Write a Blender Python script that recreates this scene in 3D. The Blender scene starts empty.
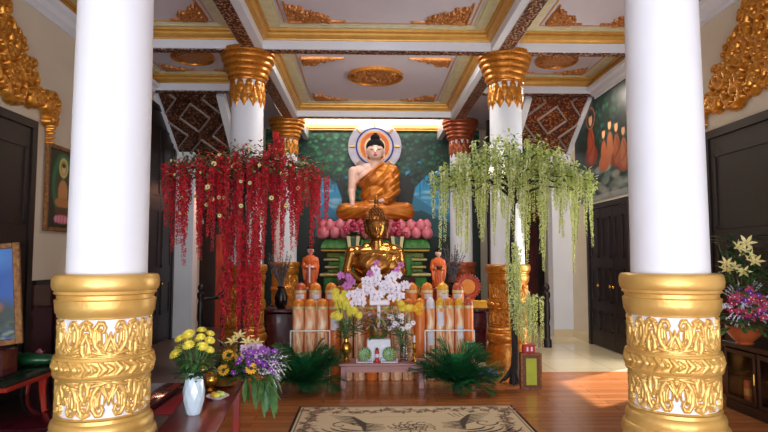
import bpy, math, random
import numpy as np
from mathutils import Vector, Matrix
S = bpy.context.scene; C = S.collection
PI = math.pi
def lin(c):
    if isinstance(c, str):
        c = [int(c[i:i+2], 16)/255 for i in (1, 3, 5)]
    return tuple(x/12.92 if x <= .04045 else ((x+.055)/1.055)**2.4 for x in c[:3])
# ---------- camera, world, lights, exposure ----------
cam = bpy.data.cameras.new('camera'); co = bpy.data.objects.new('camera', cam); C.objects.link(co)
cam.sensor_width = 36; cam.lens = 580/768*36; cam.clip_end = 60
co.location = (-.142, 0, 1.53)
co.rotation_euler = (PI/2+math.atan(41/580), 0, -math.atan(17/580))
S.camera = co
S.view_settings.view_transform = 'Standard'; S.view_settings.look = 'None'
S.view_settings.gamma = 1; S.view_settings.use_curve_mapping = False
S.view_settings.exposure = 0.2
W = bpy.data.worlds.new('World'); S.world = W; W.use_nodes = True
W.node_tree.nodes['Background'].inputs[0].default_value = (.80, .88, 1, 1)
W.node_tree.nodes['Background'].inputs[1].default_value = 1.5
def area(name, loc, rot, sx, sy, power, col, spread=PI):
    l = bpy.data.lights.new(name, 'AREA'); l.shape = 'RECTANGLE'; l.size = sx; l.size_y = sy
    l.energy = power; l.color = col; l.spread = spread
    o = bpy.data.objects.new(name, l); C.objects.link(o); o.location = loc; o.rotation_euler = rot
    return o
area('entrance_daylight', (0, -1.9, 2.2), (PI/2, 0, 0), 7.2, 3.8, 112, (.86, .92, 1))
area('ceiling_fill', (0, -2.0, .5), (math.radians(112), 0, 0), 7.0, 1.2, 225, (.92, .93, 1))  # added unseen fill behind the camera, tilted up to brighten the ceiling
area('side_door_daylight', (4.6, 7.7, 1.6), (0, PI/2, 0), 2.6, 1.7, 100, (1, .96, .9))
area('cove_light', (0, 13.5, 4.74), (math.radians(140), 0, 0), 3.6, .1, 40, (1, .86, .66))
area('altar_bay_fill', (0, 12.0, 4.9), (math.radians(8), 0, 0), 2.6, .2, 34, (1, .95, .88))  # fill added out of sight behind the beam to lift mural and statue
area('middle_bay_fill', (0, 8.3, 4.5), (math.radians(20), 0, 0), 2.4, .2, 70, (1, .93, .84))  # another added fill, tucked under the ceiling to lift the dim interior
area('left_aisle_lamp', (-3.0, 11.6, 2.9), (0, 0, 0), .3, .3, 12, (1, .4, .25))
area('right_aisle_lamp', (3.2, 9.4, 4.3), (0, 0, 0), .3, .3, 34, (1, .9, .75))

sun = bpy.data.lights.new('sun', 'SUN'); sun.energy = 7; sun.angle = .03; sun.color = (1, .95, .86)
so = bpy.data.objects.new('sun', sun); C.objects.link(so); so.rotation_euler = Vector((-1.25, -.85, -2.0)).to_track_quat('-Z', 'Y').to_euler()
# ---------- materials ----------
def nt(name):
    m = bpy.data.materials.new(name); m.use_nodes = True
    return m, m.node_tree.nodes, m.node_tree.links, m.node_tree.nodes['Principled BSDF']
def mat(name, col, rough=.5, metal=0, col2=None, scale=8, bump=0, bscale=None, stretch=(1,1,1), coat=0, emit=0, trans=0, alpha=1, detail=3):
    m, N, L, B = nt(name)
    B.inputs['Roughness'].default_value = rough; B.inputs['Metallic'].default_value = metal
    B.inputs['Coat Weight'].default_value = coat; B.inputs['Transmission Weight'].default_value = trans
    B.inputs['Alpha'].default_value = alpha
    c1 = (*lin(col), 1)
    tc = N.new('ShaderNodeTexCoord'); mp = N.new('ShaderNodeMapping'); mp.inputs['Scale'].default_value = stretch
    L.new(tc.outputs['Object'], mp.inputs[0])
    c2 = (*lin(col2), 1) if col2 else tuple(x*.86 for x in c1[:3])+(1,)
    n = N.new('ShaderNodeTexNoise'); n.inputs['Scale'].default_value = scale; n.inputs['Detail'].default_value = detail
    L.new(mp.outputs[0], n.inputs['Vector'])
    r = N.new('ShaderNodeValToRGB'); r.color_ramp.elements[0].position = .35; r.color_ramp.elements[1].position = .65
    r.color_ramp.elements[0].color = c2; r.color_ramp.elements[1].color = c1
    L.new(n.outputs[0], r.inputs[0]); L.new(r.outputs[0], B.inputs['Base Color'])
    if emit:
        B.inputs['Emission Color'].default_value = c1; B.inputs['Emission Strength'].default_value = emit
    if bump:
        n2 = N.new('ShaderNodeTexNoise'); n2.inputs['Scale'].default_value = bscale or scale*3
        L.new(mp.outputs[0], n2.inputs['Vector'])
        b = N.new('ShaderNodeBump'); b.inputs['Strength'].default_value = bump; b.inputs['Distance'].default_value = .02
        L.new(n2.outputs[0], b.inputs['Height']); L.new(b.outputs[0], B.inputs['Normal'])
    B.inputs['Specular IOR Level'].default_value = .15 if name in ('black_hair', 'palm_green') else .5
    if name == 'cabinet_glass': B.inputs['IOR'].default_value = 1.12
    return m
def attr_mat(name, rough=.6, spec=.5):
    m, N, L, B = nt(name); a = N.new('ShaderNodeAttribute'); a.attribute_name = 'Col'
    L.new(a.outputs['Color'], B.inputs['Base Color']); B.inputs['Roughness'].default_value = rough
    B.inputs['Specular IOR Level'].default_value = spec
    return m
def carved_mat(name, gold, dark, scale):
    m, N, L, B = nt(name); tc = N.new('ShaderNodeTexCoord')
    v = N.new('ShaderNodeTexVoronoi'); v.inputs['Scale'].default_value = scale; L.new(tc.outputs['Object'], v.inputs['Vector'])
    r = N.new('ShaderNodeValToRGB'); r.color_ramp.elements[0].color = (*lin(gold), 1); r.color_ramp.elements[1].color = (*lin(dark), 1)
    r.color_ramp.elements[0].position = .25; r.color_ramp.elements[1].position = .5
    L.new(v.outputs['Distance'], r.inputs[0]); L.new(r.outputs[0], B.inputs['Base Color'])
    b = N.new('ShaderNodeBump'); b.invert = True; b.inputs['Strength'].default_value = 1; b.inputs['Distance'].default_value = .03
    L.new(v.outputs['Distance'], b.inputs['Height']); L.new(b.outputs[0], B.inputs['Normal'])
    B.inputs['Roughness'].default_value = .4; B.inputs['Metallic'].default_value = .3
    return m
def wood_floor():
    m, N, L, B = nt('wood_floor'); tc = N.new('ShaderNodeTexCoord')
    mp = N.new('ShaderNodeMapping'); L.new(tc.outputs['Object'], mp.inputs[0])
    br = N.new('ShaderNodeTexBrick'); br.inputs['Scale'].default_value = 1; br.inputs['Brick Width'].default_value = 1.2; br.inputs['Row Height'].default_value = .125
    br.inputs['Mortar Size'].default_value = .003; br.inputs['Color1'].default_value = (*lin('#c07a48'), 1); br.inputs['Color2'].default_value = (*lin('#ab6434'), 1)
    br.inputs['Mortar'].default_value = (*lin('#5a2410'), 1); L.new(mp.outputs[0], br.inputs['Vector'])
    mp2 = N.new('ShaderNodeMapping'); mp2.inputs['Scale'].default_value = (1, 14, 1); L.new(tc.outputs['Object'], mp2.inputs[0])
    n = N.new('ShaderNodeTexNoise'); n.inputs['Scale'].default_value = 3; n.inputs['Detail'].default_value = 5; L.new(mp2.outputs[0], n.inputs['Vector'])
    mx = N.new('ShaderNodeMixRGB'); mx.blend_type = 'MULTIPLY'; mx.inputs[0].default_value = .5
    L.new(br.outputs[0], mx.inputs[1]); L.new(n.outputs[1], mx.inputs[2])
    r = N.new('ShaderNodeValToRGB'); r.color_ramp.elements[0].color = (.55, .55, .55, 1); r.color_ramp.elements[1].color = (1, 1, 1, 1)
    L.new(n.outputs[0], r.inputs[0]); L.new(r.outputs[0], mx.inputs[2])
    L.new(mx.outputs[0], B.inputs['Base Color'])
    B.inputs['Roughness'].default_value = .26; B.inputs['Coat Weight'].default_value = .25; B.inputs['Coat Roughness'].default_value = .12
    return m
def tile_floor():
    m, N, L, B = nt('tile_floor'); tc = N.new('ShaderNodeTexCoord')
    br = N.new('ShaderNodeTexBrick'); br.offset = 0; br.inputs['Scale'].default_value = 1; br.inputs['Brick Width'].default_value = .8; br.inputs['Row Height'].default_value = .8
    br.inputs['Mortar Size'].default_value = .004; br.inputs['Color1'].default_value = (*lin('#d8c9a8'), 1); br.inputs['Color2'].default_value = (*lin('#d2c2a0'), 1)
    br.inputs['Mortar'].default_value = (*lin('#a08f6e'), 1); L.new(tc.outputs['Object'], br.inputs['Vector']); L.new(br.outputs[0], B.inputs['Base Color'])
    B.inputs['Roughness'].default_value = .08; return m
M = dict(
 white=mat('white_paint', '#dde0e8', .45, col2='#d8dbe4', scale=2), halow=mat('halo_white', '#bdb8c6', .5), leafgold=mat('bright_gilding', '#dd9c3e', .3, .6, '#b8721f', 22),
 wall=mat('cream_wall', '#d9cdb9', .7, col2='#d3c7b2', scale=1.5),
 panel=mat('lavender_ceiling', '#cbc3cc', .6, col2='#c5bdc7', scale=1.2),
 cream=mat('pale_green_cream', '#d3cba2', .5), goldm=mat('gold_moulding', '#cf9c4a', .4, .4, bump=.05),
 bronze_m=mat('bronze_moulding', '#b4703a', .35, .5),
 gold=mat('gold_paint', '#dcb469', .36, .5, col2='#cfa558', scale=5, bump=.08, bscale=30),
 ogold=mat('orange_gold', '#cc8732', .32, .55, col2='#ac681e', scale=25),
 cgold=mat('ceiling_carving', '#cc8a48', .38, .35, '#94521f', 40),
 redlit_gold=mat('redlit_gold_paint', '#a85a38', .32, .5, col2='#8f4428'),
 carved=carved_mat('carved_strip', '#d0a078', '#54281a', 26), latline=mat('lattice_line', '#8f7f78', .6), lattice=carved_mat('lattice_carving', '#8a5630', '#3c1d12', 22),
 latticeR=carved_mat('lattice_carving_red', '#b06a38', '#5c2814', 22),
 floor=wood_floor(), tile=tile_floor(),
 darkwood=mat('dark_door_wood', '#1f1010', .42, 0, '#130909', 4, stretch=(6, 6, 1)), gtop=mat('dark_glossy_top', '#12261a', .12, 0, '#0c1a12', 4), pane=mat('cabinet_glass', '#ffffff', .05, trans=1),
 maroon=mat('maroon_lacquer', '#4a1820', .18, 0, '#3a1018', 3, stretch=(1, 5, 1), coat=.5),
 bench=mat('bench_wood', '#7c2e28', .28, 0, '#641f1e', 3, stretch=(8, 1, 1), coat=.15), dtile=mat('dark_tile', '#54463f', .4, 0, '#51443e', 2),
 redwood=mat('red_lacquer', '#a32a1e', .3, 0, '#8a2018', 4, coat=.3),
 redglow=mat('red_wood', '#b8401e', .4, 0, '#8a2a14', 3, stretch=(6, 6, 1)),
 mauve=mat('mauve_table', '#a87670', .35, 0, '#97665f', 4, stretch=(1, 8, 8)),
 black=mat('black_lacquer', '#121011', .25), glass=mat('glass', '#ffffff', .03, trans=1),
 bronze=mat('polished_bronze', '#b27c3e', .24, .88, '#8f5a26', 4), dbronze=mat('dark_bronze', '#7a4a22', .35, .8),
 brass=mat('brass', '#d8a040', .2, .9), skin=mat('pale_painted_skin', '#d9b3a4', .5, col2='#d2aa9a'),
 robe=mat('golden_orange_robe', '#c87a20', .34, .4, '#ac5c18', 5), saff=mat('saffron_robe', '#d9641f', .5, 0, '#c04f16'),
 hair=mat('black_hair', '#0a080a', .75, bump=.6, bscale=60), lip=mat('red_lip', '#b0454a', .4), dark=mat('dark_line', '#241812', .5),
 pink=mat('lotus_pink', '#dd8290', .4, 0, '#d0606f', 6), magenta=mat('rose_pink', '#c23a5c', .5, 0, '#a82848', 12),
 gcarv=mat('green_carved', '#3f8a35', .4, 0, '#22601f', 16, bump=.7, bscale=24), gband=mat('green_gold_band', '#7d8a3c', .4, .2, '#3f5a24', 30, bump=.4),
 creamt=mat('cream_trim', '#d8c890', .4, .1), dgreen=mat('deep_green', '#1c4a26', .4),
 candle=mat('orange_wax', '#e67f34', .35, 0, '#d56c28', 14, stretch=(1, 1, .3)), tip=mat('amber_tip', '#dc8a2c', .3, 0, '#d0741c'),
 tipy=mat('yellow_tip', '#e2a828', .3), tipr=mat('red_orange_tip', '#b8502c', .3),
 wrap=mat('printed_wrapper', '#f6e2c0', .35, 0, '#e4823a', 11, stretch=(3.2, 3.2, .55), detail=4), wlabel=mat('white_label', '#dfe0ea', .5),
 wmetal=mat('white_wire', '#e8e4dc', .35), palm=mat('palm_green', '#2c7a44', .5, 0, '#1f5a34', 12),
 leaf=mat('leaf_green', '#4f7d3a', .5, 0, '#2f5a2a', 15), lleaf=mat('light_leaf', '#d2de80', .5, 0, '#aec25c', 15),
 oleaf=mat('olive_leaf', '#6f7040', .55, 0, '#4a4a2a', 15),
 lime=mat('lime_blossom', '#dbe488', .55, 0, '#c4d26c', 18), lime2=mat('pale_lime_blossom', '#f0f2c6', .55, 0, '#dbe2a0', 18),
 red=mat('red_blossom', '#ec3040', .55, 0, '#d01c30', 18), red2=mat('deep_red_blossom', '#c4303a', .55, 0, '#a02430', 18),
 bark=mat('brown_bark', '#4a3626', .8, 0, '#2c1f18', 20, bump=.5), dbark=mat('dark_bark', '#2c2420', .8, 0, '#181412', 20),
 wpetal=mat('white_petal', '#f1ecf4', .5, 0, '#e6dcea', 20), ppetal=mat('orchid_pink', '#d184c0', .5, 0, '#b860a8', 20),
 purple=mat('purple_orchid', '#8f3aa8', .5, 0, '#6a2088', 20), lilac=mat('pale_orchid', '#c8a8c0', .5),
 yellow=mat('yellow_petal', '#efe362', .5, 0, '#e2d040', 20), oyellow=mat('amber_petal', '#f0b428', .5, 0, '#e09c1c', 20),
 lily=mat('cream_lily', '#ebe0a0', .5, 0, '#ddd084', 20), porc=mat('porcelain', '#c9dcea', .12, coat=.5), terra=mat('terracotta', '#a8542c', .4),
 grey=mat('grey_twigs', '#6a6668', .7, 0, '#45424a', 20), gcloth=mat('green_satin', '#14532c', .3, 0, '#0c3a20', 10),
 melon=mat('melon_green', '#2f6a4a', .35, 0, '#88b090', 9, stretch=(6, 6, .6)), redmat=mat('red_carpet', '#a8202e', .9), bluec=mat('blue_cloth', '#2c3478', .8),
 boxg=mat('yellow_green_paper', '#b8c43a', .6), boxf=mat('brown_patterned_frame', '#8c4a2c', .5, 0, '#4f2418', 60), boxr=mat('red_paper', '#c42028', .5),
 bulb=mat('lit_bulb', '#fff6e0', .5, emit=9), cove=mat('cove_lamp', '#ffe6b8', .5, emit=7), copk=mat('orange_box', '#a8401e', .5, 0, '#c8642a', 20),
 paint=attr_mat('painted_mural', .45), rug=attr_mat('woven_rug', .95, .1), gframe=mat('gilt_frame', '#9a6a30', .4, .3, '#6a3f1c', 30, bump=.4),
 cardb=mat('cream_box', '#b8a888', .7), pinkc=mat('pink_candle', '#e08aa4', .4),
)
# ---------- mesh builder ----------
class MB:
    def __init__(s): s.v = []; s.f = []; s.m = []
    def add(s, v, f, m=0):
        o = len(s.v); s.v.extend(tuple(p) for p in v); s.f.extend(tuple(i+o for i in q) for q in f); s.m.extend([m]*len(f)); return s
    def box(s, x0, x1, y0, y1, z0, z1, m=0, bev=0):
        if bev:
            b = min(bev, (x1-x0)/3, (y1-y0)/3, (z1-z0)/3)
            return s.prism([(x0+b, y0), (x1-b, y0), (x1, y0+b), (x1, y1-b), (x1-b, y1), (x0+b, y1), (x0, y1-b), (x0, y0+b)], z0, z1, m, b)
        v = [(x, y, z) for z in (z0, z1) for y in (y0, y1) for x in (x0, x1)]
        return s.add(v, [(0, 2, 3, 1), (4, 5, 7, 6), (0, 1, 5, 4), (2, 6, 7, 3), (0, 4, 6, 2), (1, 3, 7, 5)], m)
    def prism(s, P, z0, z1, m=0, b=0):
        n = len(P); cx = sum(p[0] for p in P)/n; cy = sum(p[1] for p in P)/n
        def ins(p):
            return (p[0]+(b if p[0] < cx else -b), p[1]+(b if p[1] < cy else -b))
        L = []
        if b: L = [([ins(p) for p in P], z0), (P, z0+b), (P, z1-b), ([ins(p) for p in P], z1)]
        else: L = [(P, z0), (P, z1)]
        v = [(x, y, z) for q, z in L for x, y in q]; f = [tuple(range(n-1, -1, -1)), tuple(range((len(L)-1)*n, len(L)*n))]
        for k in range(len(L)-1):
            for i in range(n):
                j = (i+1) % n; f.append((k*n+i, k*n+j, (k+1)*n+j, (k+1)*n+i))
        return s.add(v, f, m)
    def lathe(s, prof, n=32, c=(0, 0, 0), m=0, axis=None, ann=False):
        v = []; f = []
        for r, z in prof:
            for i in range(n):
                a = 2*PI*i/n; v.append((r*math.cos(a), r*math.sin(a), z))
        for k in range(len(prof)-1):
            for i in range(n):
                j = (i+1) % n; f.append((k*n+i, k*n+j, (k+1)*n+j, (k+1)*n+i))
        if ann: f += [((len(prof)-1)*n+i, (len(prof)-1)*n+(i+1) % n, (i+1) % n, i) for i in range(n)]
        elif prof[0][0] > 1e-4: f.append(tuple(range(n-1, -1, -1)))
        if not ann and prof[-1][0] > 1e-4: f.append(tuple(range((len(prof)-1)*n, len(prof)*n)))
        if axis is not None:
            q = Vector((0, 0, 1)).rotation_difference(Vector(axis)); v = [q @ Vector(p) for p in v]
        return s.add([(p[0]+c[0], p[1]+c[1], p[2]+c[2]) for p in v], f, m)
    def tube(s, pts, r, n=8, m=0):
        pts = [Vector(p) for p in pts]
        R = r if isinstance(r, (list, tuple)) else [r]*len(pts)
        v = []; f = []; ref = Vector((0.3, .9, .2))
        for i, p in enumerate(pts):
            t = (pts[min(i+1, len(pts)-1)]-pts[max(i-1, 0)]).normalized()
            a = t.cross(ref)
            if a.length < .05: a = t.cross(Vector((1, 0, 0)))
            a.normalize(); b = t.cross(a)
            for k in range(n):
                w = 2*PI*k/n; v.append(p+(a*math.cos(w)+b*math.sin(w))*R[i])
        for i in range(len(pts)-1):
            for k in range(n):
                j = (k+1) % n; f.append((i*n+k, i*n+j, (i+1)*n+j, (i+1)*n+k))
        f.append(tuple(range(n-1, -1, -1))); f.append(tuple(range((len(pts)-1)*n, len(pts)*n)))
        return s.add(v, f, m)
    def ell(s, c, r, n=16, k=10, m=0, rot=None):
        if not isinstance(r, (list, tuple)): r = (r, r, r)
        v = [(0, 0, -1)]; f = []
        for j in range(1, k):
            t = -PI/2+PI*j/k
            for i in range(n):
                a = 2*PI*i/n; v.append((math.cos(t)*math.cos(a), math.cos(t)*math.sin(a), math.sin(t)))
        v.append((0, 0, 1)); e = len(v)-1
        for i in range(n):
            j = (i+1) % n; f.append((0, 1+j, 1+i)); f.append((e, 1+(k-2)*n+i, 1+(k-2)*n+j))
            for q in range(k-2): f.append((1+q*n+i, 1+q*n+j, 1+(q+1)*n+j, 1+(q+1)*n+i))
        v = [Vector((p[0]*r[0], p[1]*r[1], p[2]*r[2])) for p in v]
        if rot is not None: v = [rot @ p for p in v]
        return s.add([(p[0]+c[0], p[1]+c[1], p[2]+c[2]) for p in v], f, m)
    def caps(s, a, ra, b, rb, n=14):
        a = Vector(a); b = Vector(b); s.ell(a, ra, n, 8); s.ell(b, rb, n, 8)
        K = 5; s.tube([a.lerp(b, i/K) for i in range(K+1)], [ra+(rb-ra)*i/K for i in range(K+1)], n); return s
    def petal(s, o, d, up, ln, wd, curl=.2, m=0, cup=.15):
        o = Vector(o); d = Vector(d).normalized(); up = Vector(up)
        side = d.cross(up)
        if side.length < .01: side = d.cross(Vector((.3, 1, .1)))
        side.normalize(); up = side.cross(d).normalized()
        v = []; f = []
        for t, w in ((0, .18), (.35, .85), (.7, .9), (1, .1)):
            p = o+d*(ln*t)+up*(-curl*ln*t*t)
            for k in (-1, 0, 1): v.append(p+side*(k*w*wd/2)+up*(cup*wd*abs(k)*w))
        for i in range(3):
            for k in range(2): f.append((i*3+k, i*3+k+1, i*3+k+4, i*3+k+3))
        return s.add(v, f, m)
    def bloom(s, o, nrm, n, ln, wd, cup=.3, curl=.25, m=0, rings=1, rnd=None):
        nrm = Vector(nrm).normalized(); a = nrm.cross(Vector((.2, .3, 1)));
        if a.length < .05: a = Vector((1, 0, 0))
        a.normalize(); b = nrm.cross(a)
        for q in range(rings):
            for i in range(n):
                w = 2*PI*(i+q*.5)/n; e = cup+q*.45
                d = (a*math.cos(w)+b*math.sin(w))+nrm*e
                s.petal(Vector(o)+nrm*q*.004, d, nrm, ln*(1-.18*q), wd, curl, m)
        return s
    def mesh(s, name, mats, smooth=True):
        me = bpy.data.meshes.new(name); me.from_pydata(s.v, [], s.f)
        for k in (mats if isinstance(mats, (list, tuple)) else [mats]): me.materials.append(M[k] if isinstance(k, str) else k)
        if s.m and max(s.m) > 0: me.polygons.foreach_set('material_index', s.m)
        if smooth: me.shade_smooth(); me.set_sharp_from_angle(angle=math.radians(40))
        me.update(); return me
    def build(s, name, mats, parent=None, smooth=True, loc=(0, 0, 0), rot=(0, 0, 0)):
        return link(name, s.mesh(name, mats, smooth), parent, loc, rot)
def link(name, me, parent=None, loc=(0, 0, 0), rot=(0, 0, 0), sc=1):
    o = bpy.data.objects.new(name, me); C.objects.link(o); o.parent = parent; o.location = loc; o.rotation_euler = rot
    o.scale = (sc, sc, sc) if not isinstance(sc, tuple) else sc; return o
def tag(o, label, cat, group=None, kind=None):
    o['label'] = label; o['category'] = cat
    if group: o['group'] = group
    if kind: o['kind'] = kind
    return o
def thing(name, label, cat, loc=(0, 0, 0), rz=0, group=None):
    o = bpy.data.objects.new(name, None); C.objects.link(o); o.location = loc; o.rotation_euler = (0, 0, rz); o.empty_display_size = .1
    return tag(o, label, cat, group)
def struct(name, mb, mats, parent=None, smooth=False):
    o = mb.build(name, mats, parent, smooth); o['kind'] = 'structure'; return o
def dup(root, loc, rz=0, label=None, sc=None):
    r = root.copy(); C.objects.link(r); r.location = loc; r.rotation_euler = (0, 0, rz)
    if label: r['label'] = label
    if sc: r.scale = (sc, sc, sc)
    def rec(a, b):
        for ch in a.children:
            c = ch.copy(); C.objects.link(c); c.parent = b; rec(ch, c)
    rec(root, r); return r
# ---------- carved relief ----------
def field(xs, ys, strokes):
    """height of carved strokes on the grid xs x ys; stroke = (points, half widths)"""
    H = np.zeros((len(ys), len(xs)))
    for pts, ws in strokes:
        for i in range(len(pts)-1):
            ax, ay = pts[i]; bx, by = pts[i+1]; wa, wb = ws[i], ws[i+1]; w = max(wa, wb)
            i0 = np.searchsorted(xs, min(ax, bx)-w); i1 = np.searchsorted(xs, max(ax, bx)+w)
            j0 = np.searchsorted(ys, min(ay, by)-w); j1 = np.searchsorted(ys, max(ay, by)+w)
            if i1 <= i0 or j1 <= j0: continue
            X, Y = np.meshgrid(xs[i0:i1], ys[j0:j1]); dx, dy = bx-ax, by-ay; L2 = dx*dx+dy*dy+1e-12
            t = np.clip(((X-ax)*dx+(Y-ay)*dy)/L2, 0, 1); d = np.hypot(X-ax-t*dx, Y-ay-t*dy); ww = wa+(wb-wa)*t
            h = np.sqrt(np.clip(1-(d/ww)**2, 0, 1))*np.clip(ww/w*1, .5, 1)
            H[j0:j1, i0:i1] = np.maximum(H[j0:j1, i0:i1], h)
    return H
def spiral(cx, cy, r, turns, d, a0, w, n=16):
    P = []; Wd = []
    for i in range(n+1):
        t = i/n; a = a0+d*2*PI*turns*t; q = r*(1-.85*t); P.append((cx+q*math.cos(a), cy+q*math.sin(a))); Wd.append(w*(1-.35*t))
    return P, Wd
def fill_scrolls(inside, bb, n, r0, r1, w, seed, extra=()):
    rnd = random.Random(seed); out = list(extra); x0, x1, y0, y1 = bb; k = 0; tries = 0; cs = []
    while k < n and tries < n*60:
        tries += 1; x = rnd.uniform(x0, x1); y = rnd.uniform(y0, y1); r = rnd.uniform(r0, r1)
        if not all(inside(x+r*math.cos(a), y+r*math.sin(a)) for a in (0, 1.57, 3.14, 4.71)): continue
        if any((x-a)**2+(y-b)**2 < (.8*(r+c))**2*.8 for a, b, c in cs): 
            if tries % 5: continue
        cs.append((x, y, r)); out.append(spiral(x, y, r, rnd.uniform(.8, 1.3), rnd.choice((-1, 1)), rnd.uniform(0, 6.28), w*rnd.uniform(.7, 1.25))); k += 1
        a = rnd.uniform(0, 6.28); l = r*1.3
        e = (x+l*math.cos(a), y+l*math.sin(a))
        if inside(*e): out.append(([(x+r*.7*math.cos(a), y+r*.7*math.sin(a)), e], [w*1.2, w*.5]))
    return out
def relief(name, strokes, bb, step, hgt, fmap, mats, parent=None, keep=True, thr=.3, loc=(0, 0, 0), rot=(0, 0, 0), base=0):
    x0, x1, y0, y1 = bb; nx = int(round((x1-x0)/step))+1; ny = int(round((y1-y0)/step))+1
    xs = np.linspace(x0, x1, nx); ys = np.linspace(y0, y1, ny); H = field(xs, ys, strokes) if not callable(strokes) else strokes(*np.meshgrid(xs, ys))
    X, Y = np.meshgrid(xs, ys); V = fmap(X, Y, base+H*hgt)
    idx = np.arange(nx*ny).reshape(ny, nx)
    F = np.stack([idx[:-1, :-1], idx[:-1, 1:], idx[1:, 1:], idx[1:, :-1]], -1).reshape(-1, 4)
    hm = np.maximum.reduce([H[:-1, :-1], H[:-1, 1:], H[1:, 1:], H[1:, :-1]]).reshape(-1)
    ha = ((H[:-1, :-1]+H[:-1, 1:]+H[1:, 1:]+H[1:, :-1])/4).reshape(-1)
    if keep is True:
        F = F[hm > .02]; used = np.unique(F); mp = np.zeros(nx*ny, int); mp[used] = np.arange(len(used)); V = V[used]; F = mp[F]; mi = None
    else: mi = (ha < thr).astype(int)
    me = bpy.data.meshes.new(name); me.from_pydata(V.tolist(), [], F.tolist())
    for k in mats: me.materials.append(M[k])
    if mi is not None: me.polygons.foreach_set('material_index', mi)
    me.shade_smooth(); me.update()
    return link(name, me, parent, loc, rot)
flat = lambda X, Y, H: np.stack([X, Y, -H], -1).reshape(-1, 3)          # carved face down (ceilings)
def bake_blob(mb, voxel, smooth=3):
    me = mb.mesh('tmp', [], False); o = bpy.data.objects.new('tmp', me); C.objects.link(o)
    r = o.modifiers.new('r', 'REMESH'); r.mode = 'VOXEL'; r.voxel_size = voxel
    s = o.modifiers.new('s', 'SMOOTH'); s.iterations = smooth; s.factor = .6
    dg = bpy.context.evaluated_depsgraph_get(); dg.update()
    out = bpy.data.meshes.new_from_object(o.evaluated_get(dg)); bpy.data.objects.remove(o); return out
def finish(me, name, k, parent=None, loc=(0, 0, 0), rot=(0, 0, 0), sc=1):
    me.name = name; me.materials.clear(); me.materials.append(M[k]); me.shade_smooth(); return link(name, me, parent, loc, rot, sc)
# ---------- painted surfaces ----------
class Paint:
    def __init__(s, w, h, step, bg):
        s.nx = int(w/step)+1; s.ny = int(h/step)+1; s.w = w; s.h = h
        s.X, s.Y = np.meshgrid(np.linspace(0, w, s.nx), np.linspace(0, h, s.ny)); s.A = np.zeros((s.ny, s.nx, 3)); s.A[:] = lin(bg)
        s.rs = np.random.RandomState(5)
    def blend(s, m, col): s.A[:] = s.A*(1-m[..., None])+np.array(lin(col))*m[..., None]
    def ell(s, cx, cy, rx, ry, col, soft=.12, a=1, rot=0):
        dx = s.X-cx; dy = s.Y-cy; u = dx*math.cos(rot)+dy*math.sin(rot); v = -dx*math.sin(rot)+dy*math.cos(rot)
        s.blend(np.clip((1-np.hypot(u/rx, v/ry))/soft, 0, 1)*a, col)
    def ring(s, cx, cy, r0, r1, col):
        d = np.hypot(s.X-cx, s.Y-cy); s.blend(((d >= r0) & (d <= r1)).astype(float), col)
    def rect(s, x0, x1, y0, y1, col, a=1): s.blend(((s.X >= x0) & (s.X <= x1) & (s.Y >= y0) & (s.Y <= y1)).astype(float)*a, col)
    def line(s, strokes, col, a=1): s.blend(np.clip(field(s.X[0], s.Y[:, 0], strokes)*3, 0, 1)*a, col)
    def poly(s, P, col, a=1):
        m = np.zeros(s.X.shape, bool); n = len(P)
        for i in range(n):
            x0, y0 = P[i]; x1, y1 = P[(i+1) % n]
            if y0 == y1: continue
            c = ((y0 > s.Y) != (y1 > s.Y)) & (s.X < (x1-x0)*(s.Y-y0)/(y1-y0)+x0); m ^= c
        s.blend(m.astype(float)*a, col)
    def build(s, name, k, parent, fm, loc=(0, 0, 0), rot=(0, 0, 0), thick=0):
        V = fm(s.X, s.Y, 0*s.X); idx = np.arange(s.nx*s.ny).reshape(s.ny, s.nx)
        F = np.stack([idx[:-1, :-1], idx[:-1, 1:], idx[1:, 1:], idx[1:, :-1]], -1).reshape(-1, 4)
        me = bpy.data.meshes.new(name); me.from_pydata(V.tolist(), [], F.tolist()); me.materials.append(M[k])
        at = me.attributes.new('Col', 'FLOAT_COLOR', 'POINT'); c = np.ones((s.nx*s.ny, 4)); c[:, :3] = s.A.reshape(-1, 3); at.data.foreach_set('color', c.ravel())
        return link(name, me, parent, loc, rot)
facing = lambda X, Y, H: np.stack([X, -H, Y], -1).reshape(-1, 3)         # upright, facing the entrance
# ---------- structure ----------
struct('floor', MB().box(-1.75, 3.85, -2.2, 7.8, -.1, 0), 'floor')
struct('floor', MB().box(-1.75, 3.85, 7.8, 14, -.1, 0), 'tile')
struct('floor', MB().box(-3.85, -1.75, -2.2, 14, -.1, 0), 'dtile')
def wall_with_holes(sx, holes):
    mb = MB(); x0, x1 = (3.85, 4.05) if sx > 0 else (-4.05, -3.85); y = -2.2
    for a, b, h in holes:
        mb.box(x0, x1, y, a, 0, 4.85); mb.box(x0, x1, a, b, h, 4.85); y = b
    mb.box(x0, x1, y, 14.2, 0, 4.85); return mb
struct('wall_right', wall_with_holes(1, [(7.05, 8.42, 2.9)]), 'wall')
struct('wall_left', wall_with_holes(-1, []), 'wall')
struct('wall_back', MB().box(-3.85, 3.85, 14, 14.2, 0, 5.3), 'wall')
struct('wall_back_left', MB().box(-3.85, -2.6, 13.0, 13.15, 0, 4.72), 'darkwood')
struct('wall_back_right', MB().box(2.6, 3.85, 13.0, 13.15, 0, 4.72), 'darkwood')
struct('ceiling', MB().box(-4.05, 4.05, -2.2, 11.75, 4.66, 4.85).box(-4.05, -2.05, 11.75, 14.2, 4.66, 4.85).box(2.05, 4.05, 11.75, 14.2, 4.66, 4.85).box(-2.05, 2.05, 11.75, 14.2, 5.2, 5.3)
       .box(-2.05, -1.95, 11.85, 14, 4.85, 5.2).box(1.95, 2.05, 11.85, 14, 4.85, 5.2), 'panel')
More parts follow.
